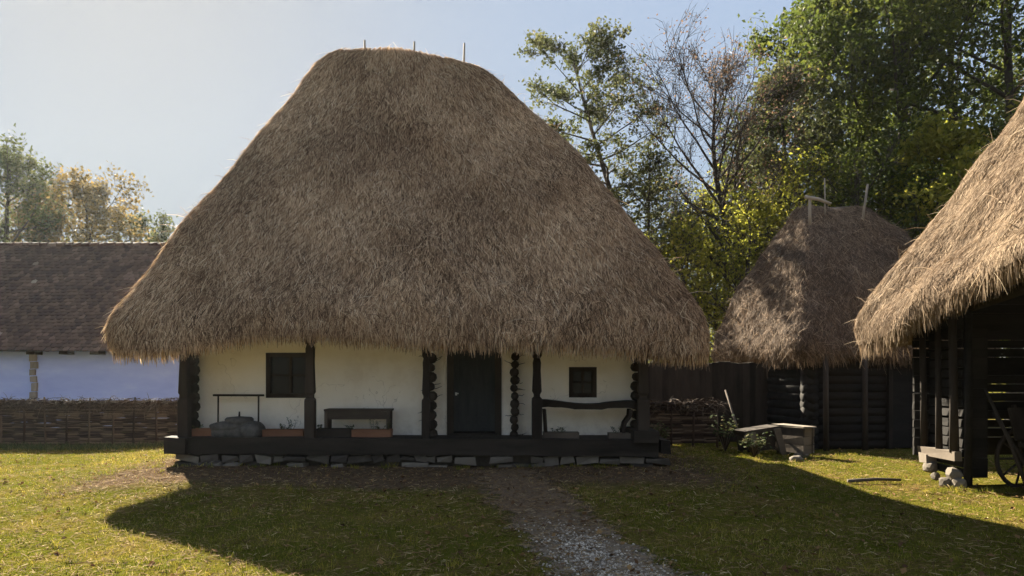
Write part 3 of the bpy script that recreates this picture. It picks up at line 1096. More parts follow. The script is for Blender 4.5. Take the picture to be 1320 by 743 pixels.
# stone hand mill
yb = 13.0
t = empty('hand_mill', (XL(307, yb), yb, FZ), 0, 'squat grey stone hand mill with round top stone and peg on porch', 'hand mill')
mb = MB()
mb.blob((0, 0, .13), (.47, .26, .17), 5, 3, .10)
mb.blob((-.16, -.08, .20), (.30, .2, .09), 6, 3, .1)
mb.blob((.27, -.05, .12), (.19, .26, .15), 7, 3, .1)
mb.build('base', M['millstone'], t)
mb = MB()
seg = [(.0, .22), (.20, .22), (.235, .25), (.24, .33), (.21, .36), (.05, .375)]
mb.tube([(0.02, .0, z_) for r_, z_ in seg], [max(r_, .02) for r_, z_ in seg], 22)
mb.build('top_stone', M['millstone'], t)
mb = MB()
mb.tube([(.02, 0, .37), (.022, 0, .46)], [.018, .014], 6)
mb.build('peg', M['wood_dark'], t)

# low bench with an apron board
yb = 13.3
t = empty('low_bench', (XL(462.5, yb), yb, FZ), 0, 'low grey wooden bench with a broad front board against the white wall', 'bench')
w = XL(502, yb) - XL(423, yb)
z1 = ZV(527, yb) - FZ
mb = MB()
mb.bx(-w / 2 - .03, w / 2 + .05, -.19, .17, z1 - .035, z1, j=.004)
mb.build('seat', M['wood_grey'], t)
mb = MB()
mb.bx(-w / 2 + .03, w / 2 - .03, -.165, -.14, z1 - .18, z1 - .037, j=.004)
mb.build('apron', M['wood_grey'], t)
for sx in (-1, 1):
    for sy in (-1, 1):
        mb = MB()
        mb.box((sx * (w / 2 - .0), sy * .12 + (-.02 if sy < 0 else 0), (z1 - .037) / 2), (.058, .05, z1 - .04), j=.004)
        mb.build('leg', M['wood_grey'], t)

# plank bench with a bowed leg
yb = 13.05
t = empty('plank_bench', (XL(757, yb), yb, FZ), 0, 'rough warped plank bench with a bowed right leg under the small window', 'bench')
mb = MB()
n_ = 14
V, F = [], []
for i in range(n_ + 1):
    s = i / n_
    x = XL(697 + 119.5 * s, yb) - t.location.x
    vt = 515 + 5.0 * math.sin(PI * s) ** 2 * (1 if s < .7 else .8) + 1.5 * s
    th = .13 - .035 * math.sin(PI * s) + random.uniform(-.006, .006)
    zt_ = ZV(vt, yb) - FZ
    for (yy, zz) in ((-.2, zt_ - th), (.2, zt_ - th), (.2, zt_), (-.2, zt_)):
        V.append((x, yy + random.uniform(-.01, .01), zz))
for i in range(n_):
    b = i * 4
    F += [(b + 1, b, b + 4, b + 5), (b + 2, b + 1, b + 5, b + 6), (b + 3, b + 2, b + 6, b + 7), (b, b + 3, b + 7, b + 4)]
F += [(0, 1, 2, 3), (n_ * 4 + 3, n_ * 4 + 2, n_ * 4 + 1, n_ * 4)]
mb.add(V, F, .35)
mb.build('seat', M['wood_dark_h'], t)
xr, xl_ = XL(812, yb) - t.location.x, XL(701.5, yb) - t.location.x
hs = ZV(529, yb) - FZ
for sy in (-.13, .13):
    mb = MB()
    mb.tube([(xr, sy, hs + .02), (xr - .015, sy, hs * .8), (xr - .10, sy, hs * .55), (xr - .13, sy, hs * .3), (xr - .125, sy, 0)], [.035, .03, .03, .03, .033], 8)
    mb.build('leg', M['wood_dark'], t)
    mb = MB()
    mb.tube([(xl_, sy, hs + .02), (xl_ + .03, sy, 0)], [.03, .03], 8)
    mb.build('leg', M['wood_dark'], t)

# ------------------------------------------------------------------ blue house at the left
by = 24.0
bh = empty('blue_house', (-14.5, by, 0), 0, 'long low blue-washed house with an old red-brown tiled roof', 'house')


def badd(mb, name, mat, parent=None):
    o = mb.build(name, mat, parent or bh)
    if parent is None:
        o.location = -Vector(bh.location)
    return o


bx0, bx1 = -24.0, -7.0
mb = MB()
zev = ZV(455, by)
mb.bx(bx0 + .6, bx1 - .6, by, by + .3, -.1, zev + .35)
mb.bx(bx0 + .6, bx0 + .9, by + .3, by + 6, -.1, zev + .35)
mb.bx(bx1 - .9, bx1 - .6, by + .3, by + 6, -.1, zev + .35)
badd(mb, 'wall', M['blue'])
# corner timber showing in the wall
mb = MB()
z_ = .2
xw = XL(43, by - .05)
for i in range(9):
    hh = random.uniform(.2, .3)
    mb.box((xw + random.uniform(-.03, .03), by - .02, z_ + hh / 2), (random.uniform(.16, .24), .14, hh - .03), j=.015)
    z_ += hh
badd(mb, 'log_ends', M['wood_pale'])
for uu in (43, 85, 125, 156, 205):
    mb = MB()
    mb.box((XL(uu, by - .25), by - .15, zev + .02), (.28, .5, .17), j=.01)
    badd(mb, 'rafter_end', M['wood_dark'])
# tiled roof: every tile laid in courses
y_e, z_e = by - .55, ZV(452, by - .55)
y_r = by + 3.2
z_r = ZV(317, y_r)
sl = math.hypot(y_r - y_e, z_r - z_e)
dv = np.array([0, (y_r - y_e) / sl, (z_r - z_e) / sl])
dn_ = np.array([0, -dv[2], dv[1]])
cw, ch = .19, .165
rows_, cols_ = int(sl / ch), int((bx1 - bx0) / cw)
r_, c_ = np.meshgrid(np.arange(rows_ + 1), np.arange(cols_), indexing='ij')
r_, c_ = r_.ravel(), c_.ravel()
n = len(r_)
xc = bx0 + (c_ + .5 + .5 * (r_ % 2)) * cw + RNG.normal(0, .008, n)
s0 = r_ * ch - .03 + RNG.normal(0, .012, n)
lift = .05 + RNG.normal(0, .006, n) + .02 * np.sin(xc * 1.1 + r_ * .3)
quad = []
hw = cw * .485
for (a_, s_, l_) in ((-hw, .02, 0), (-hw * .55, -.02, 0), (hw * .55, -.02, 0), (hw, .02, 0), (hw, ch * 1.5, -.035), (-hw, ch * 1.5, -.035)):
    p_ = np.stack([xc + a_, np.full(n, y_e), np.full(n, z_e)], -1) + dv[None] * (s0 + s_)[:, None] + dn_[None] * (lift + l_)[:, None]
    quad.append(p_)
for (a_, s_, l_) in ((-hw, .02, 0), (-hw * .55, -.02, 0), (hw * .55, -.02, 0), (hw, .02, 0)):
    p_ = np.stack([xc + a_, np.full(n, y_e), np.full(n, z_e)], -1) + dv[None] * (s0 + s_)[:, None] + dn_[None] * (lift + l_ - .02)[:, None]
    quad.append(p_)
Vt = np.stack(quad, 1).reshape(-1, 3)
b = (np.arange(n) * 10)[:, None]
F4 = np.concatenate([b + np.array([[0, 3, 4, 5]]), b + np.array([[0, 1, 2, 3]]), b + np.array([[6, 7, 1, 0]]), b + np.array([[7, 8, 2, 1]]), b + np.array([[8, 9, 3, 2]])], 0)
tl = np_mesh('roof', Vt, F4, np.repeat(np.clip(RNG.beta(2, 2, n) * .85 + (RNG.random(n) < .006) * .4, 0, 1), 10))
bro = link('roof', tl, bh, M['tile'])
bro.location = -Vector(bh.location)
mb = MB()
V = [(bx0, y_e, z_e - .03), (bx1, y_e, z_e - .03), (bx1, y_r, z_r - .03), (bx0, y_r, z_r - .03), (bx0, y_r + 3.6, z_e), (bx1, y_r + 3.6, z_e)]
mb.add(V, [(0, 1, 2, 3), (3, 2, 5, 4), (1, 5, 2), (0, 3, 4)])
rb = mb.build('roof_boards', M['wood_dark_h'], bro)
mb = MB()
x = bx0
while x < bx1:
    w = .33
    mb.tube([(x, y_r, z_r + .02 + random.uniform(-.01, .01)), (x + w, y_r, z_r + .035)], [.085, .095], 8)
    x += w * .93
mb.build('ridge_tiles', M['tile'], bro)

# ------------------------------------------------------------------ wattle fences


def wattle(p0, p1, h, label, seed, brush=True):
    rr = random.Random(seed)
    p0, p1 = Vector(p0), Vector(p1)
    ln = (p1 - p0).length
    ang = math.atan2(p1.y - p0.y, p1.x - p0.x)
    t = empty('wattle_fence', (p0.x, p0.y, float(gz(p0.x, p0.y))), ang, label, 'fence', 'woven wattle fences')
    step = .55
    ns = int(ln / step) + 1
    for i in range(ns):
        x = i * step + rr.uniform(-.04, .04)
        mb = MB()
        mb.tube([(x, -.03, -.1), (x + rr.uniform(-.02, .02), -.035, h * .6), (x + rr.uniform(-.04, .04), rr.uniform(-.04, .0), h + rr.uniform(.0, .10))], [.034, .030, .022], 6)
        mb.build('stake', M['twig'], t)
    mb = MB()
    z = .04
    k = 0
    while z < h:
        pts, rd = [], []
        m_ = int(ln / (step / 2))
        for i in range(m_ + 1):
            x = i * step / 2
            y = .035 * math.sin(PI * x / step + PI * (k % 2) + PI / 2) + rr.uniform(-.012, .012)
            pts.append((x, y, z + rr.uniform(-.014, .014)))
            rd.append(rr.uniform(.013, .019))
        mb.tube(pts, rd, 5)
        z += rr.uniform(.011, .016)
        k += 1
    mb.build('weave', M['twig'], t)
    if brush:
        n = int(ln * 420)
        rg = np.random.default_rng(seed)
        P = np.stack([rg.uniform(0, ln, n), rg.normal(0, .05, n), h + rg.uniform(-.14, .05, n) + .03 * np.sin(rg.uniform(0, 6, n))], -1)
        D = np.stack([rg.normal(0, 1, n), rg.normal(-.25, .5, n), rg.normal(-.05, .33, n)], -1)
        V_, F_, q = ribbons(P, D, rg.normal(0, 1, (n, 3)), rg.uniform(.10, .34, n), rg.uniform(.008, .018, n), .35)
        o = link('brush', np_mesh('brush', V_, F_, np.repeat(rg.random(n), q)), t, M['twig'])
    return t


wattle((-18.5, 18.4, 0), (-6.6, 18.0, 0), ZV(517, 18), 'long woven wattle fence with brush top in front of the blue house', 5)
wattle((3.0, 16.6, 0), (4.75, 16.9, 0), .95, 'short woven wattle fence in deep shade between the white house and the small barn', 6)

# rough weeds along the wattle foot
n = 5200
x = RNG.uniform(-18, -6.3, n)
y = 17.65 + RNG.normal(0, .28, n)
P = np.stack([x, y, gz(x, y)], -1)
D = np.stack([RNG.normal(0, .45, n), RNG.normal(0, .45, n), np.ones(n)], -1)
V_, F_, q = ribbons(P, D, RNG.normal(0, 1, (n, 3)), RNG.uniform(.05, .22, n), RNG.uniform(.008, .016, n), .2)
wd = link('weeds', np_mesh('weeds', V_, F_, np.repeat(RNG.random(n), q)), mat=M['plant'])
tag(wd, 'rough weeds along the foot of the long wattle fence', 'weeds', kind='stuff')

# tall plank fence behind, lengthened rightwards to shade the barn's side wall
t = empty('plank_fence', (3.4, 18.6, 0), 0, 'tall dark fence of upright planks behind the short wattle fence', 'fence')
for i in range(23):
    mb = MB()
    x = -.5 + i * .155
    mb.box((x, random.uniform(-.01, .01), 1.02), (.157, .03, 2.04 + random.uniform(-.05, .05)), j=.006)
    mb.build('plank', M['wood_dark'], t)
mb = MB()
mb.bx(-.6, 3.0, .02, .08, .45, .55)
mb.build('rail', M['wood_dark_h'], t)
mb = MB()
mb.bx(-.6, 3.0, .02, .08, 1.5, 1.6)
mb.build('rail', M['wood_dark_h'], t)

# ------------------------------------------------------------------ small barn (middle right)
sa = math.radians(-9)      # turned a little: left side recedes leftwards
bx_, by_ = 6.75, 16.9        # near-left wall corner
sb = empty('small_barn', (bx_, by_, 0), 0, 'small dark barn under a steep sunlit-and-shaded thatched cap', 'barn')
ca, sn = math.cos(-sa), math.sin(-sa)


def rot(x, y):              # local (along front, into depth) -> world
    return (bx_ + x * ca - y * sn, by_ + x * sn + y * ca)


BW, BD = 4.2, 4.1
OV = .6
z_e = 2.12
Es = [(*rot(-OV, -OV), z_e), (*rot(BW + OV, -OV), z_e), (*rot(BW + OV, BD + OV), z_e), (*rot(-OV, BD + OV), z_e)]
Rs = [(*rot(1.35, BD / 2 + .05), ZV(258, 18.6)), (*rot(2.1, BD / 2 + .05), ZV(258, 18.6))]
sroof, _ = thatch('roof', sb, Es, Rs, p=(.84, .84), ridge_w=.2, rc=.35, n_main=60000, n_fringe=6000, straw='straw_old', base='straw_base_old', seed=11,
                  length=(.06, .18), width=(.008, .018), lump=.12, loose=.75, ridge_dz=None)
sroof.location = -Vector(sb.location)


def sadd(mb, name, mat, parent=None):
    o = mb.build(name, mat, parent or sb)
    if parent is None:
        o.location = -Vector(sb.location)
    return o


mb = MB()
for k_ in range(12):
    z0 = .10 + k_ * .185
    for (x0, y0, x1, y1) in ((0, 0, BW, 0), (0, 0, 0, BD), (BW, 0, BW, BD), (0, BD, BW, BD)):
        a_ = rot(x0, y0)
        b_ = rot(x1, y1)
        d_ = Vector((b_[0] - a_[0], b_[1] - a_[1], 0)).normalized() * .16
        off = .0 if (x0 == x1) else .09
        mb.tube([(a_[0] - d_.x, a_[1] - d_.y, z0 + off * .5), ((a_[0] + b_[0]) / 2, (a_[1] + b_[1]) / 2, z0 + off * .5 + random.uniform(-.02, .02)), (b_[0] + d_.x, b_[1] + d_.y, z0 + off * .5)], [.135, .125, .13], 8)
sadd(mb, 'wall', M['wood_black'])
mb = MB()
mb.box((*rot(2.4, -.16), .95), (.95, .06, 1.75), rz=-sa)
dd = sadd(mb, 'door', M['wood_black'])
mb = MB()
for xx in (1.88, 2.92):
    mb.box((*rot(xx, -.17), 1.0), (.1, .1, 1.9), rz=-sa)
mb.build('door_frame', M['wood_dark'], dd)
for xx in (.15, 1.1, 3.9):
    mb = MB()
    mb.tube([(*rot(xx, -.42), 0), (*rot(xx, -.40), 2.3)], [.07, .06], 8)
    sadd(mb, 'post', M['wood_dark'])
mb = MB()
q_ = rot(1.45, BD / 2)
mb.tube([px(1037, 254, 18.4), px(1055, 257, 18.3), px(1071, 263, 18.3)], [.05, .045, .04], 6)
o = sadd(mb, 'ridge_pole', M['wood_pale'])
o.parent = sroof
o.location = (0, 0, 0)
for (u0, v0, u1, v1, yy, rd) in ((1044, 268, 1044, 254, 18.4, .045), (1063.5, 268, 1063, 230, 18.7, .022), (1114, 270, 1118.5, 238, 18.6, .036)):
    mb = MB()
    a_, b_ = Vector(px(u0, v0, yy)), Vector(px(u1, v1, yy))
    a_ = a_ - (b_ - a_).normalized() * .5
    mb.tube([a_, b_], [rd, rd * .8], 6)
    o = sadd(mb, 'roof_stake', M['wood_pale'])
    o.parent = sroof
    o.location = (0, 0, 0)

# broken wooden troughs in front of it
def slab(name, pts, d, mat, parent):
    mb = MB()
    mb.prism(pts, -d / 2, d / 2)
    return mb.build(name, mat, parent)


y_ = 15.6
t = empty('wooden_trough', (XL(1022, y_), y_, float(gz(6, y_))), math.radians(24), 'weathered wooden trough with one sunlit side, standing on stones before the small barn', 'trough')
mb = MB()
w, d_, h = .30, .86, .52
z0 = .08
for k_ in range(3):
    za_, zb_ = z0 + h * k_ / 3, z0 + h * (k_ + 1) / 3 - .008
    mb.bx(-w / 2, -w / 2 + .045, -d_ / 2, d_ / 2, za_, zb_, j=.01)
    mb.bx(w / 2 - .045, w / 2, -d_ / 2, d_ / 2, za_, zb_, j=.01)
    mb.bx(-w / 2 + .045, w / 2 - .045, -d_ / 2 + .02, -d_ / 2 + .06, za_, zb_, j=.006)
    mb.bx(-w / 2 + .045, w / 2 - .045, d_ / 2 - .06, d_ / 2 - .02, za_, zb_, j=.006)
mb.bx(-w / 2 + .045, w / 2 - .045, -d_ / 2 + .06, d_ / 2 - .06, z0, z0 + .05)
mb.build('box', M['wood_grey'], t)
mb = MB()
mb.bx(-w / 2 - .03, w / 2 + .03, -d_ / 2 - .04, d_ / 2 + .02, z0 + h, z0 + h + .04, j=.012)
mb.build('lid', M['wood_pale'], t)
for sx, sy, sd in ((-.05, -.3, 21), (.04, .3, 22)):
    mb = MB()
    mb.blob((sx, sy, .035), (.15, .12, .06), sd, 2, .2, flat=True)
    mb.build('foot_stone', M['stone'], t)
y_ = 15.7
t = empty('log_trough', (XL(975, y_), y_, float(gz(5, y_))), math.radians(14), 'dark split-log trough lying askew left of the sunlit trough', 'trough')
mb = MB()
mb.prism([(-.42, .50), (.40, .60), (.36, .50), (-.38, .41)], -.24, .24)
mb.prism([(-.38, .41), (.36, .50), (.30, .12), (-.30, .06)], -.21, -.14)
mb.prism([(-.38, .41), (.36, .50), (.30, .12), (-.30, .06)], .14, .21)
mb.build('body', M['wood_dark'], t)
for xa, xb, za in ((-.36, -.24, .46), (.22, .40, .54)):
    mb = MB()
    mb.prism([(xa, za), (xa + .16, za + .02), (xb + .13, .0), (xb, .0)], -.30, -.25)
    mb.build('end_board', M['wood_grey'], t)
# leaning poles
def pole(a_, b_, rd, label, name='wooden_pole', mat='wood_grey', cat='pole'):
    mb = MB()
    a_, b_ = Vector(a_), Vector(b_)
    m_ = (a_ + b_) / 2 + Vector((.03, 0, .02))
    c0 = a_.copy()
    mb.tube([(0, 0, 0), m_ - c0, b_ - c0], [rd, rd * .9, rd * .7], 7)
    o = mb.build(name, M[mat], None)
    o.location = c0
    return tag(o, label, cat)


pole((*px(957, 573, 15.85)[:2], .05), px(935, 503, 16.6), .028, 'thin crooked pole leaning on the small barn behind the log trough')
gx, gy = XL(1090, 11.7), 11.62
pole((gx, gy, float(gz(gx, gy)) + .035), (XL(1161, 11.75), 11.75, float(gz(6.1, 11.75)) + .05), .03, 'slim stick lying on the sunlit grass before the thatched shed', 'fallen_stick', cat='stick')

# dry bush at the trough
def bush(loc, r, hgt, n_, seed, label, leafy=.5, name='dry_bush'):
    rg = np.random.default_rng(seed)
    t = empty(name, loc, 0, label, 'bush')
    mb = MB()
    tips = []
    for i in range(n_):
        az = rg.uniform(0, 6.28)
        sp = rg.uniform(.2, 1) * r
        pts = [(0, 0, 0), (math.cos(az) * sp * .5, math.sin(az) * sp * .5, hgt * .6 * rg.uniform(.7, 1)), (math.cos(az) * sp, math.sin(az) * sp, hgt * rg.uniform(.4, 1))]
        mb.tube(pts, [.008, .006, .003], 4)
        tips += [pts[1], pts[2], tuple((np.array(pts[1]) + np.array(pts[2])) / 2)]
    mb.build('stems', M['twig'], t)
    mb = MB()
    for p_ in tips:
        for q in range(4):
            if rg.random() < leafy:
                az = rg.uniform(0, 6.28)
                c = Vector(p_) + Vector(rg.normal(0, .04, 3))
                d1 = Vector((math.cos(az), math.sin(az), rg.uniform(-.6, .6))) * rg.uniform(.04, .09)
                sd = Vector((-math.sin(az), math.cos(az), rg.uniform(-.5, .5))) * .025
                mb.add([c, c + d1 * .5 + sd, c + d1, c + d1 * .5 - sd], [(0, 1, 2, 3)])
    mb.build('leaves', M['plant'], t)
    return t


bx2, by2 = XL(972, 15.0), 15.0
bush((bx2, by2, float(gz(bx2, by2))), .32, .5, 34, 4, 'dry spiky bush growing in front of the log trough', .45)
bx2, by2 = XL(935, 15.9), 15.9
bush((bx2, by2, float(gz(bx2, by2))), .35, .8, 26, 5, 'dark leafy bush at the right end of the short wattle fence', .8, 'leafy_bush')
bx2, by2 = XL(850, 15.6), 15.6
bush((bx2, by2, float(gz(bx2, by2))), .25, .6, 20, 6, 'small leafy bush between porch corner and short wattle fence', .7, 'leafy_bush')
for (u, v, yy, s_, lb) in ((1026, 594, 14.6, .13, 'pale flat stone in the grass before the pale trough'),):
    mb = MB()
    mb.blob((0, 0, s_ * .3), (s_, s_ * .8, s_ * .5), 31, 3, .2)
    o = mb.build('stone', M['stone'], None)
    o.location = (XL(u, yy), yy, float(gz(XL(u, yy), yy)))
    tag(o, lb, 'stone')

# ------------------------------------------------------------------ right shed
rs = empty('thatched_shed', (8.4, 10, 0), 0, 'large open-sided shed with a golden thatched roof at the right edge', 'shed')


def radd(mb, name, mat, parent=None):
    o = mb.build(name, mat, parent or rs)
    if parent is None:
        o.location = -Vector(rs.location)
    return o


def rdz(x, y):
    # the eave lifts along the open side, low at the far corner
    left = 1 - sstep(6.6, 8.5, x)
    return np.interp(y, [6, 8.8, 10.4, 11.6, 12.3, 13.1], [.95, .84, .48, .12, .0, -.05]) * left + .3 * (1 - left)


Er = [(5.9, 4.6, 2.3), (11.4, 4.6, 2.3), (11.4, 13.3, 2.3), (5.68, 13.3, 2.3)]
Rr = [(8.65, 7.0, 7.6), (8.7, 10.7, 7.6)]
# ridge runs in depth: order corners so that "left/right" of the helper are near/far ends
Er2 = [Er[1], Er[2], Er[3], Er[0]]
rroof, _ = thatch('roof', rs, Er2, Rr, p=(1.1, 1.1), ridge_w=.08, rc=.5, dz=rdz, n_main=90000, n_fringe=9000, straw='straw_gold', base='straw_base_gold', seed=21,
                  length=(.05, .17), width=(.006, .012), lump=.09, loose=.5, lift=.08, stray=.5)
rroof.location = -Vector(rs.location)
# back wall of spaced planks
for i in range(20):
    z0 = .45 + i * .145
    gap = .004 if random.random() < .72 or i > 13 else .024
    mb = MB()
    mb.box((8.75, 12.25, z0 + .07), (4.3, .05, .145 - gap), j=.008)
    radd(mb, 'wall_plank', M['wood_black'])
mb = MB()
for k_ in range(12):
    z0 = .4 + k_ * .2
    mb.box((10.9, 8.8, z0), (.06, 7, .185), j=.006)
radd(mb, 'side_wall', M['wood_black'])
# left end crib
xw = 6.72
mb = MB()
mb.box((xw, 11.75, ZV(584, 11.75)), (.12, 1.05, .15), j=.012)
radd(mb, 'sill_beam', M['wood_grey'])
for (yy, w_) in ((12.15, .10), (11.72, .09), (11.32, .12)):
    mb = MB()
    z0 = ZV(577, 11.75) - .03
    mb.tube([(xw, yy, z0), (xw - .01, yy, 1.4), (xw - .03 + random.uniform(-.01, .01), yy, 2.75)], [w_ * .6, w_ * .5, w_ * .5], 7)
    radd(mb, 'post', M['wood_dark'])
mb = MB()
for i in range(-3, 12):  # lowest slats added to stop sun passing under the crib
    z0 = .66 + i * .15
    mb.box((xw + .12, 11.72, z0 + .07), (.05, .9, .12), j=.014)
    mb.box((7.02, 11.25, z0 + .07), (.30, .05, .148), j=.004)
radd(mb, 'crib_slats', M['wood_black'])
mb = MB()
mb.tube([(6.86, 11.2, .1), (6.86, 11.2, 2.9)], [.06, .055], 8)
radd(mb, 'post', M['wood_black'])
mb = MB()
mb.tube([(6.9, 6.2, .0), (6.9, 6.2, 3.2)], [.10, .09], 8)
radd(mb, 'post', M['wood_dark'])
mb = MB()
mb.tube([(6.9, 12.4, 2.65), (6.9, 9.5, 3.0), (6.9, 5.4, 3.15)], [.09, .09, .09], 8)
radd(mb, 'wall_plate', M['wood_dark'])
mb = MB()
mb.tube([(10.8, 12.4, 2.65), (10.8, 5.4, 2.8)], [.09, .09], 8)
radd(mb, 'wall_plate', M['wood_dark'])
for i, (u, v, yy, s_) in enumerate(((1199, 602, 11.95, .11), (1229, 612, 11.35, .12), (1219, 622, 11.4, .09), (1236, 624, 11.25, .11), (1206, 614, 11.8, .08))):
    mb = MB()
    x_ = XL(u, yy)
    mb.blob((x_, yy, ZV(v, yy)), (s_ * .8, s_, s_ * .85), 40 + i, 2, .22, flat=True)
    radd(mb, 'foundation_stone', M['stone'])
mb = MB()
mb.box((XL(1199, 12.05), 12.05, ZV(590, 12.05)), (.26, .2, .14), j=.015)
radd(mb, 'bearer_block', M['wood_pale'])

# poles leaning in the shed
for i, (x0, y0, x1, y1, z1, lb) in enumerate(((7.35, 10.55, 7.05, 11.1, 1.55, 'dark pole leaning against the corner post inside the shed'),
                                              (7.6, 10.7, 7.2, 11.15, 1.2, 'shorter dark pole leaning beside the corner post inside the shed'))):
    pole((x0, y0, .02), (x1, y1, z1), .03, lb, 'leaning_pole', 'wood_dark')

# old cart in the shade
ct = empty('farm_cart', (8.2, 10.75, .02), math.radians(8), 'old wooden farm cart with spoked wheels in the dark shed', 'cart')
mb = MB()
mb.bx(-.55, 1.5, -.5, .5, .66, .72)
mb.bx(-.55, 1.5, -.03, .03, .58, .66)
mb.build('bed', M['wood_dark'], ct)
for sy in (-1, 1):
    mb = MB()
    Mx = Matrix.Rotation(sy * -.28, 3, 'X')
    mb.box((.47, sy * .58, 1.0), (2.1, .035, .50), rot=Mx, j=.006)
    for q in range(6):
        mb.box((-.45 + q * .38, sy * .61, 1.0), (.05, .05, .58), rot=Mx)
    mb.build('side_board', M['wood_dark'], ct)
for (cx_, rad_) in ((-.25, .46), (1.2, .52)):
    for sy in (-1, 1):
        mb = MB()
        n_ = 24
        pts = [(cx_ + rad_ * math.cos(2 * PI * q / n_), sy * .72, rad_ + rad_ * math.sin(2 * PI * q / n_)) for q in range(n_ + 1)]
        mb.tube(pts, .035, 6, cap=False)
        wh = mb.build('wheel', M['wood_dark'], ct)
        mb = MB()
        mb.tube([(cx_, sy * .62, rad_), (cx_, sy * .82, rad_)], [.09, .07], 10)
        mb.build('hub', M['wood_dark'], wh)
        mb = MB()
        for q in range(10):
            a_ = 2 * PI * q / 10
            mb.tube([(cx_, sy * .72, rad_), (cx_ + rad_ * math.cos(a_), sy * .72, rad_ + rad_ * math.sin(a_))], [.022, .016], 5)
        mb.build('spokes', M['wood_dark'], wh)
    mb = MB()
    mb.tube([(cx_, -.7, rad_), (cx_, .7, rad_)], .04, 6)
    mb.build('axle', M['wood_dark'], ct)

# ------------------------------------------------------------------ trees


def tubes_np(polys, radii, sides):
    """polys (n,k,3) radii (n,k)"""
    n, k = radii.shape
    d = np.gradient(polys, axis=1)
    d /= np.linalg.norm(d, axis=2, keepdims=True) + 1e-9
    ref = np.where(np.abs(d[..., 2:3]) < .9, np.array([0, 0, 1.0]), np.array([1.0, 0, 0]))
    a = np.cross(d, ref)
    a /= np.linalg.norm(a, axis=2, keepdims=True) + 1e-9
    b = np.cross(d, a)
    th = 2 * PI * np.arange(sides) / sides
    V = polys[:, :, None] + (a[:, :, None] * np.cos(th)[:, None] + b[:, :, None] * np.sin(th)[:, None]) * radii[:, :, None, None]
    V = V.reshape(-1, 3)
    i, j, s = np.meshgrid(np.arange(n), np.arange(k - 1), np.arange(sides), indexing='ij')
    p0 = (i * k + j) * sides + s
    p1 = (i * k + j) * sides + (s + 1) % sides
    F = np.stack([p0, p1, p1 + sides, p0 + sides], -1).reshape(-1, 4)
    return V, F


def curve(P, D, L, k, rg, bend, wig):
    """n curved branches: start P, direction D, length L"""
    n = len(P)
    pts = [P]
    d = D.copy()
    for q in range(k - 1):
        d = d + rg.normal(0, wig, (n, 3)) + np.array([0, 0, bend])
        d /= np.linalg.norm(d, axis=1, keepdims=True)
        pts.append(pts[-1] + d * (L / (k - 1))[:, None])
    return np.stack(pts, 1)


def along(polys, s):
    n, k = polys.shape[:2]
    f = s * (k - 1)
    i = np.clip(f.astype(int), 0, k - 2)
    r = (f - i)[:, None]
    a = polys[np.arange(n), i]
    b = polys[np.arange(n), i + 1]
    d = b - a
    return a + d * r, d / (np.linalg.norm(d, axis=1, keepdims=True) + 1e-9)


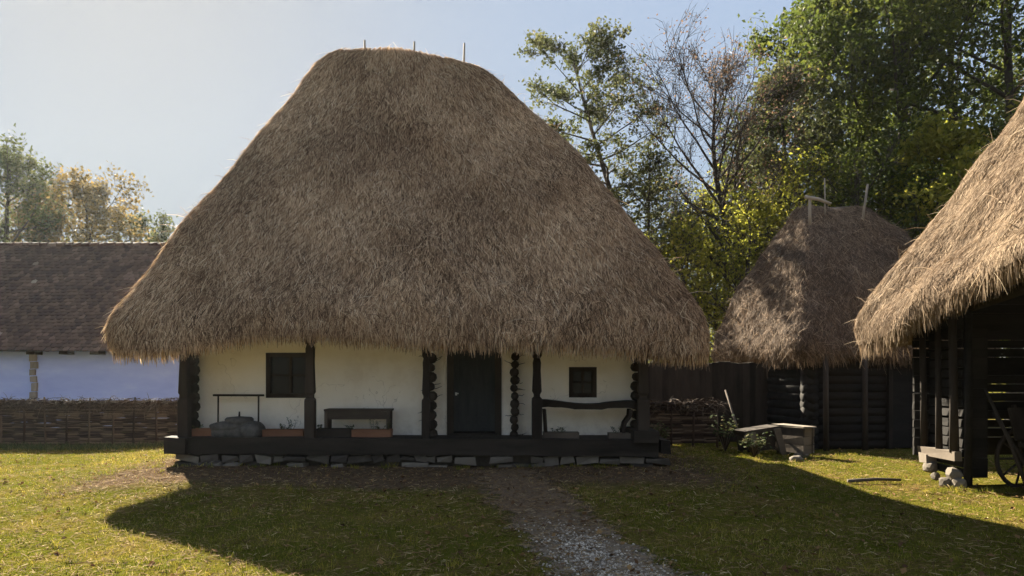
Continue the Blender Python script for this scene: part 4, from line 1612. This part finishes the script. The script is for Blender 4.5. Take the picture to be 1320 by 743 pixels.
def tree(name, label, base, top, spread, leaf, seed, n1=24, n2=8, n3=6, nl=26, start=.25, leaf_size=.13, r0=.2, up=.35, prof='round', bend=.06,
         leafs=.22, flat=.0, density=1.0, group='trees around the farmyard', cat='tree', wobble=.02, twig_r=.008, lvl2=.45, lvl3=.42):
    rg = np.random.default_rng(seed)
    base = np.array(base, float)
    top = np.array(top, float) - base
    t = empty(name, tuple(base), 0, label, cat, group)
    H = top[2]
    k = 12
    s = np.linspace(0, 1, k)
    trunk = s[:, None] * top[None]
    trunk[:, :2] += np.cumsum(rg.normal(0, wobble * H / 4, (k, 2)), 0) * np.minimum(1, (1 - s) * 3)[:, None] * s[:, None]
    tr = r0 * (1 - s) ** .8 + .02
    tr[0] *= 1.35
    Vs, Fs = [], []

    def put(V, F):
        b = sum(len(v) for v in Vs)
        Vs.append(V)
        Fs.append(F + b)
    put(*tubes_np(trunk[None], tr[None], 9))
    # level 1
    s1 = start + (1 - start) * (np.arange(n1) + rg.random(n1)) / n1 * .97
    az = np.arange(n1) * 2.4 + rg.normal(0, .35, n1)
    q = (s1 - start) / (1 - start)
    if prof == 'round':
        pl = np.sqrt(np.clip(1 - (q * 1.55 - .55) ** 2, .05, 1)) * np.where(q > .9, .8, 1)
    elif prof == 'cone':
        pl = 1.05 - .85 * q
    else:
        pl = .55 + .45 * np.sin(PI * np.clip(q, 0, 1))
    L1 = spread * pl * rg.uniform(.75, 1.15, n1)
    upv = up + (.9 * q ** 2 if prof != 'cone' else .1 * q) + rg.normal(0, .12, n1)
    D1 = np.stack([np.cos(az), np.sin(az), upv], -1)
    D1 /= np.linalg.norm(D1, axis=1, keepdims=True)
    P1, _ = along(np.repeat(trunk[None], n1, 0), s1)
    B1 = curve(P1, D1, L1, 7, rg, bend, .09)
    R1 = (np.interp(s1, s, tr) * .55)[:, None] * np.linspace(1, .22, 7)[None]
    put(*tubes_np(B1, R1, 6))
    # level 2
    i2 = np.repeat(np.arange(n1), n2)
    s2 = rg.uniform(.25, 1, len(i2))
    P2, d2 = along(B1[i2], s2)
    D2 = d2 + rg.normal(0, .65, (len(i2), 3)) * np.array([1, 1, 1 - flat])
    D2 /= np.linalg.norm(D2, axis=1, keepdims=True)
    L2 = L1[i2] * lvl2 * rg.uniform(.6, 1.2, len(i2)) * (1.15 - .4 * s2)
    B2 = curve(P2, D2, L2, 5, rg, bend * (1 - flat), .13)
    put(*tubes_np(B2, np.maximum(.012, .3 * R1[i2, 0] * (1.1 - s2))[:, None] * np.linspace(1, .4, 5)[None], 4))
    # level 3
    i3 = np.repeat(np.arange(len(i2)), n3)
    s3 = rg.uniform(.3, 1, len(i3))
    P3, d3 = along(B2[i3], s3)
    D3 = d3 + rg.normal(0, .75, (len(i3), 3)) * np.array([1, 1, 1 - flat])
    D3 /= np.linalg.norm(D3, axis=1, keepdims=True)
    L3 = L2[i3] * lvl3 * rg.uniform(.6, 1.3, len(i3)) + .1
    B3 = curve(P3, D3, L3, 4, rg, 0, .16)
    put(*tubes_np(B3, np.full((len(i3), 1), twig_r) * np.linspace(1, .5, 4)[None], 3))
    wood = link('trunk', np_mesh('trunk', np.vstack(Vs), np.vstack(Fs), smooth=True), t, M['bark'])
    # leaves along the twigs
    clump = rg.random(len(i3)) < density
    ids = np.repeat(np.nonzero(clump)[0], nl)
    n = len(ids)
    C, _ = along(B3[ids], rg.uniform(.1, 1.05, n).clip(0, 1))
    C = C + rg.normal(0, leafs, (n, 3)) * np.array([1, 1, 1 - .6 * flat])
    nm = rg.normal(0, 1, (n, 3)) + np.array([0, 0, .2 + .9 * flat])
    nm /= np.linalg.norm(nm, axis=1, keepdims=True)
    a = np.cross(nm, rg.normal(0, 1, (n, 3)))
    a /= np.linalg.norm(a, axis=1, keepdims=True) + 1e-9
    b = np.cross(nm, a)
    ls = leaf_size * rg.uniform(.6, 1.25, n)[:, None]
    fold = nm * ls * .12
    Vl = np.stack([C - a * ls * .5, C - b * ls * .3 + fold, C + a * ls * .5, C + b * ls * .3 + fold], 1).reshape(-1, 3)
    Fl = np.arange(n * 4).reshape(-1, 4)
    c2 = rg.random(len(i2))
    c3 = rg.random(len(i3))
    rv = np.clip(.38 * c2[i3[ids]] + .25 * c3[ids] + .37 * rg.random(n), 0, 1)
    crown = link('crown', np_mesh('crown', Vl, Fl, np.repeat(rv, 4)), t, M['leaf_' + leaf])
    return t


def at(u, y, z=0.0):
    return (XL(u, y), y, z)


# left, beyond the blue house
tree('oak_tree', 'tall green-brown oak at the far left beyond the tiled roof', at(-5, 44), px(14, 212, 44), 4.4, 'olive', 101, n1=26, n2=8, n3=5, nl=13, start=.25, leaf_size=.24, r0=.3, leafs=.28, density=.8)
tree('oak_tree', 'round golden-brown oak behind the tiled roof, between the tall oak and a small tree', at(112, 46), px(110, 252, 46), 4.3, 'gold', 102, n1=26, n2=8, n3=5, nl=13, start=.2, leaf_size=.24, r0=.28, leafs=.28, density=.75, wobble=.03)
tree('oak_tree', 'yellow-orange low oak peeping over the tiled roof under the tall oak', at(52, 50), px(60, 262, 50), 4.0, 'gold', 103, n1=20, n2=8, n3=5, nl=13, start=.2, leaf_size=.24, leafs=.28)
tree('oak_tree', 'small far tree just left of the big thatch', at(192, 52), px(190, 288, 52), 3.0, 'olive', 104, n1=18, n2=8, n3=5, nl=12, start=.2, leaf_size=.24, leafs=.28, density=.75)
# right, beyond the yard
tree('alder_tree', 'tall sparse alder leaning left beside the big thatch against the sky', at(872, 28), px(738, 72, 28), 2.6, 'olive', 111, n1=44, n2=8, n3=5, nl=13, start=.30, leaf_size=.15, r0=.17, up=.10, prof='wave', bend=.02, leafs=.13, flat=.6, density=.8, wobble=.012)
tree('bare_tree', 'half-bare thin tree with rusty leaves in front of the sky', at(985, 25), px(922, 112, 25), 3.8, 'rust', 112, n1=30, n2=11, n3=8, nl=3, start=.42, leaf_size=.085, r0=.19, up=.8, bend=.03, leafs=.10, density=.6, wobble=.03, twig_r=.0075, lvl2=.5)
dense = dict(n1=30, n2=10, n3=6, nl=18, leaf_size=.20, leafs=.22, r0=.26, density=.85)
tree('broadleaf_tree', 'very tall dark green tree filling the sky behind the small barn', at(1150, 27), px(1165, -90, 27), 5.0, 'green', 113, start=.12, **dense)
tree('broadleaf_tree', 'dark green tree rising over the golden thatch at the right edge', at(1310, 25), px(1300, -110, 25), 4.8, 'green', 114, start=.15, **dense)
tree('broadleaf_tree', 'green tree with a ragged pointed top right of the half-bare tree', at(1065, 29), px(1058, 22, 29), 4.1, 'green', 115, start=.12, **dense)
tree('broadleaf_tree', 'muted olive tree directly right of the half-bare tree', at(1010, 27), px(1005, 110, 27), 2.9, 'olive', 116, start=.15, n1=24, n2=9, n3=6, nl=16, leaf_size=.17, leafs=.2, r0=.18)
tree('broadleaf_tree', 'tall green tree far behind, between the two darkest trees', at(1235, 33), px(1238, -120, 33), 5.6, 'green', 117, start=.12, **dense)
tree('broadleaf_tree', 'yellow-tinged tree behind the golden thatch', at(1215, 22), px(1215, 178, 22), 1.7, 'ygreen', 118, start=.2, n1=22, n2=9, n3=6, nl=12, leaf_size=.17, leafs=.2, r0=.15, flat=.4)
small = dict(n1=22, n2=9, n3=6, nl=7, start=.06, leaf_size=.13, leafs=.26, r0=.10, density=.62)
tree('young_tree', 'bright yellow-green young tree just right of the big thatch slope', at(905, 27.5), px(900, 262, 27.5), 1.9, 'ygreen', 121, **small)
tree('young_tree', 'yellow-green young tree under the half-bare tree', at(965, 23), px(968, 262, 23), 1.6, 'ygreen', 122, **small)
tree('young_tree', 'green young tree left of the small barn ridge poles', at(1030, 24), px(1030, 215, 24), 1.9, 'ygreen', 123, **small)
tree('young_tree', 'olive young tree behind the big thatch below the alder', at(850, 25), px(838, 200, 25), 1.9, 'olive', 124, **small)
tree('young_tree', 'low green young tree at the foot of the alder by the plank fence', at(930, 26), px(925, 320, 26), 1.7, 'ygreen', 125, **small)
tree('young_tree', 'slender young tree in the gap behind the short wattle fence', at(880, 24), px(880, 300, 24), 1.7, 'ygreen', 126, **small)
tree('young_tree', 'green young tree right behind the small barn cap', at(1100, 23), px(1105, 205, 23), 2.6, 'green', 127, **small)
tree('young_tree', 'green young tree between the small barn and the golden thatch', at(1175, 22), px(1180, 245, 22), 2.3, 'green', 128, **small)

tree('young_tree', 'slim sapling rising just left of the half-bare trunk', at(938, 29), px(940, 225, 29), 1.7, 'ygreen', 132, **small)
tree('young_tree', 'yellow sapling touching the left slope of the small barn', at(990, 24.5), px(995, 285, 24.5), 1.4, 'ygreen', 133, **small)

# ------------------------------------------------------------------ thin autumn haze, also added to lift the shaded thatch
mb = MB()
mb.bx(-75, 70, -20, 80, -1.5, 27)
m, nt, out = new_mat('haze_air')
vol = nt.nodes.new('ShaderNodeVolumePrincipled')
vol.inputs['Color'].default_value = (.84, .93, 1.0, 1)
vol.inputs['Density'].default_value = .00014
vol.inputs['Anisotropy'].default_value = .6
nt.links.new(vol.outputs[0], out.inputs['Volume'])
hz = mb.build('haze', m)
tag(hz, 'thin sunlit haze over the whole farmyard', 'haze', kind='stuff')
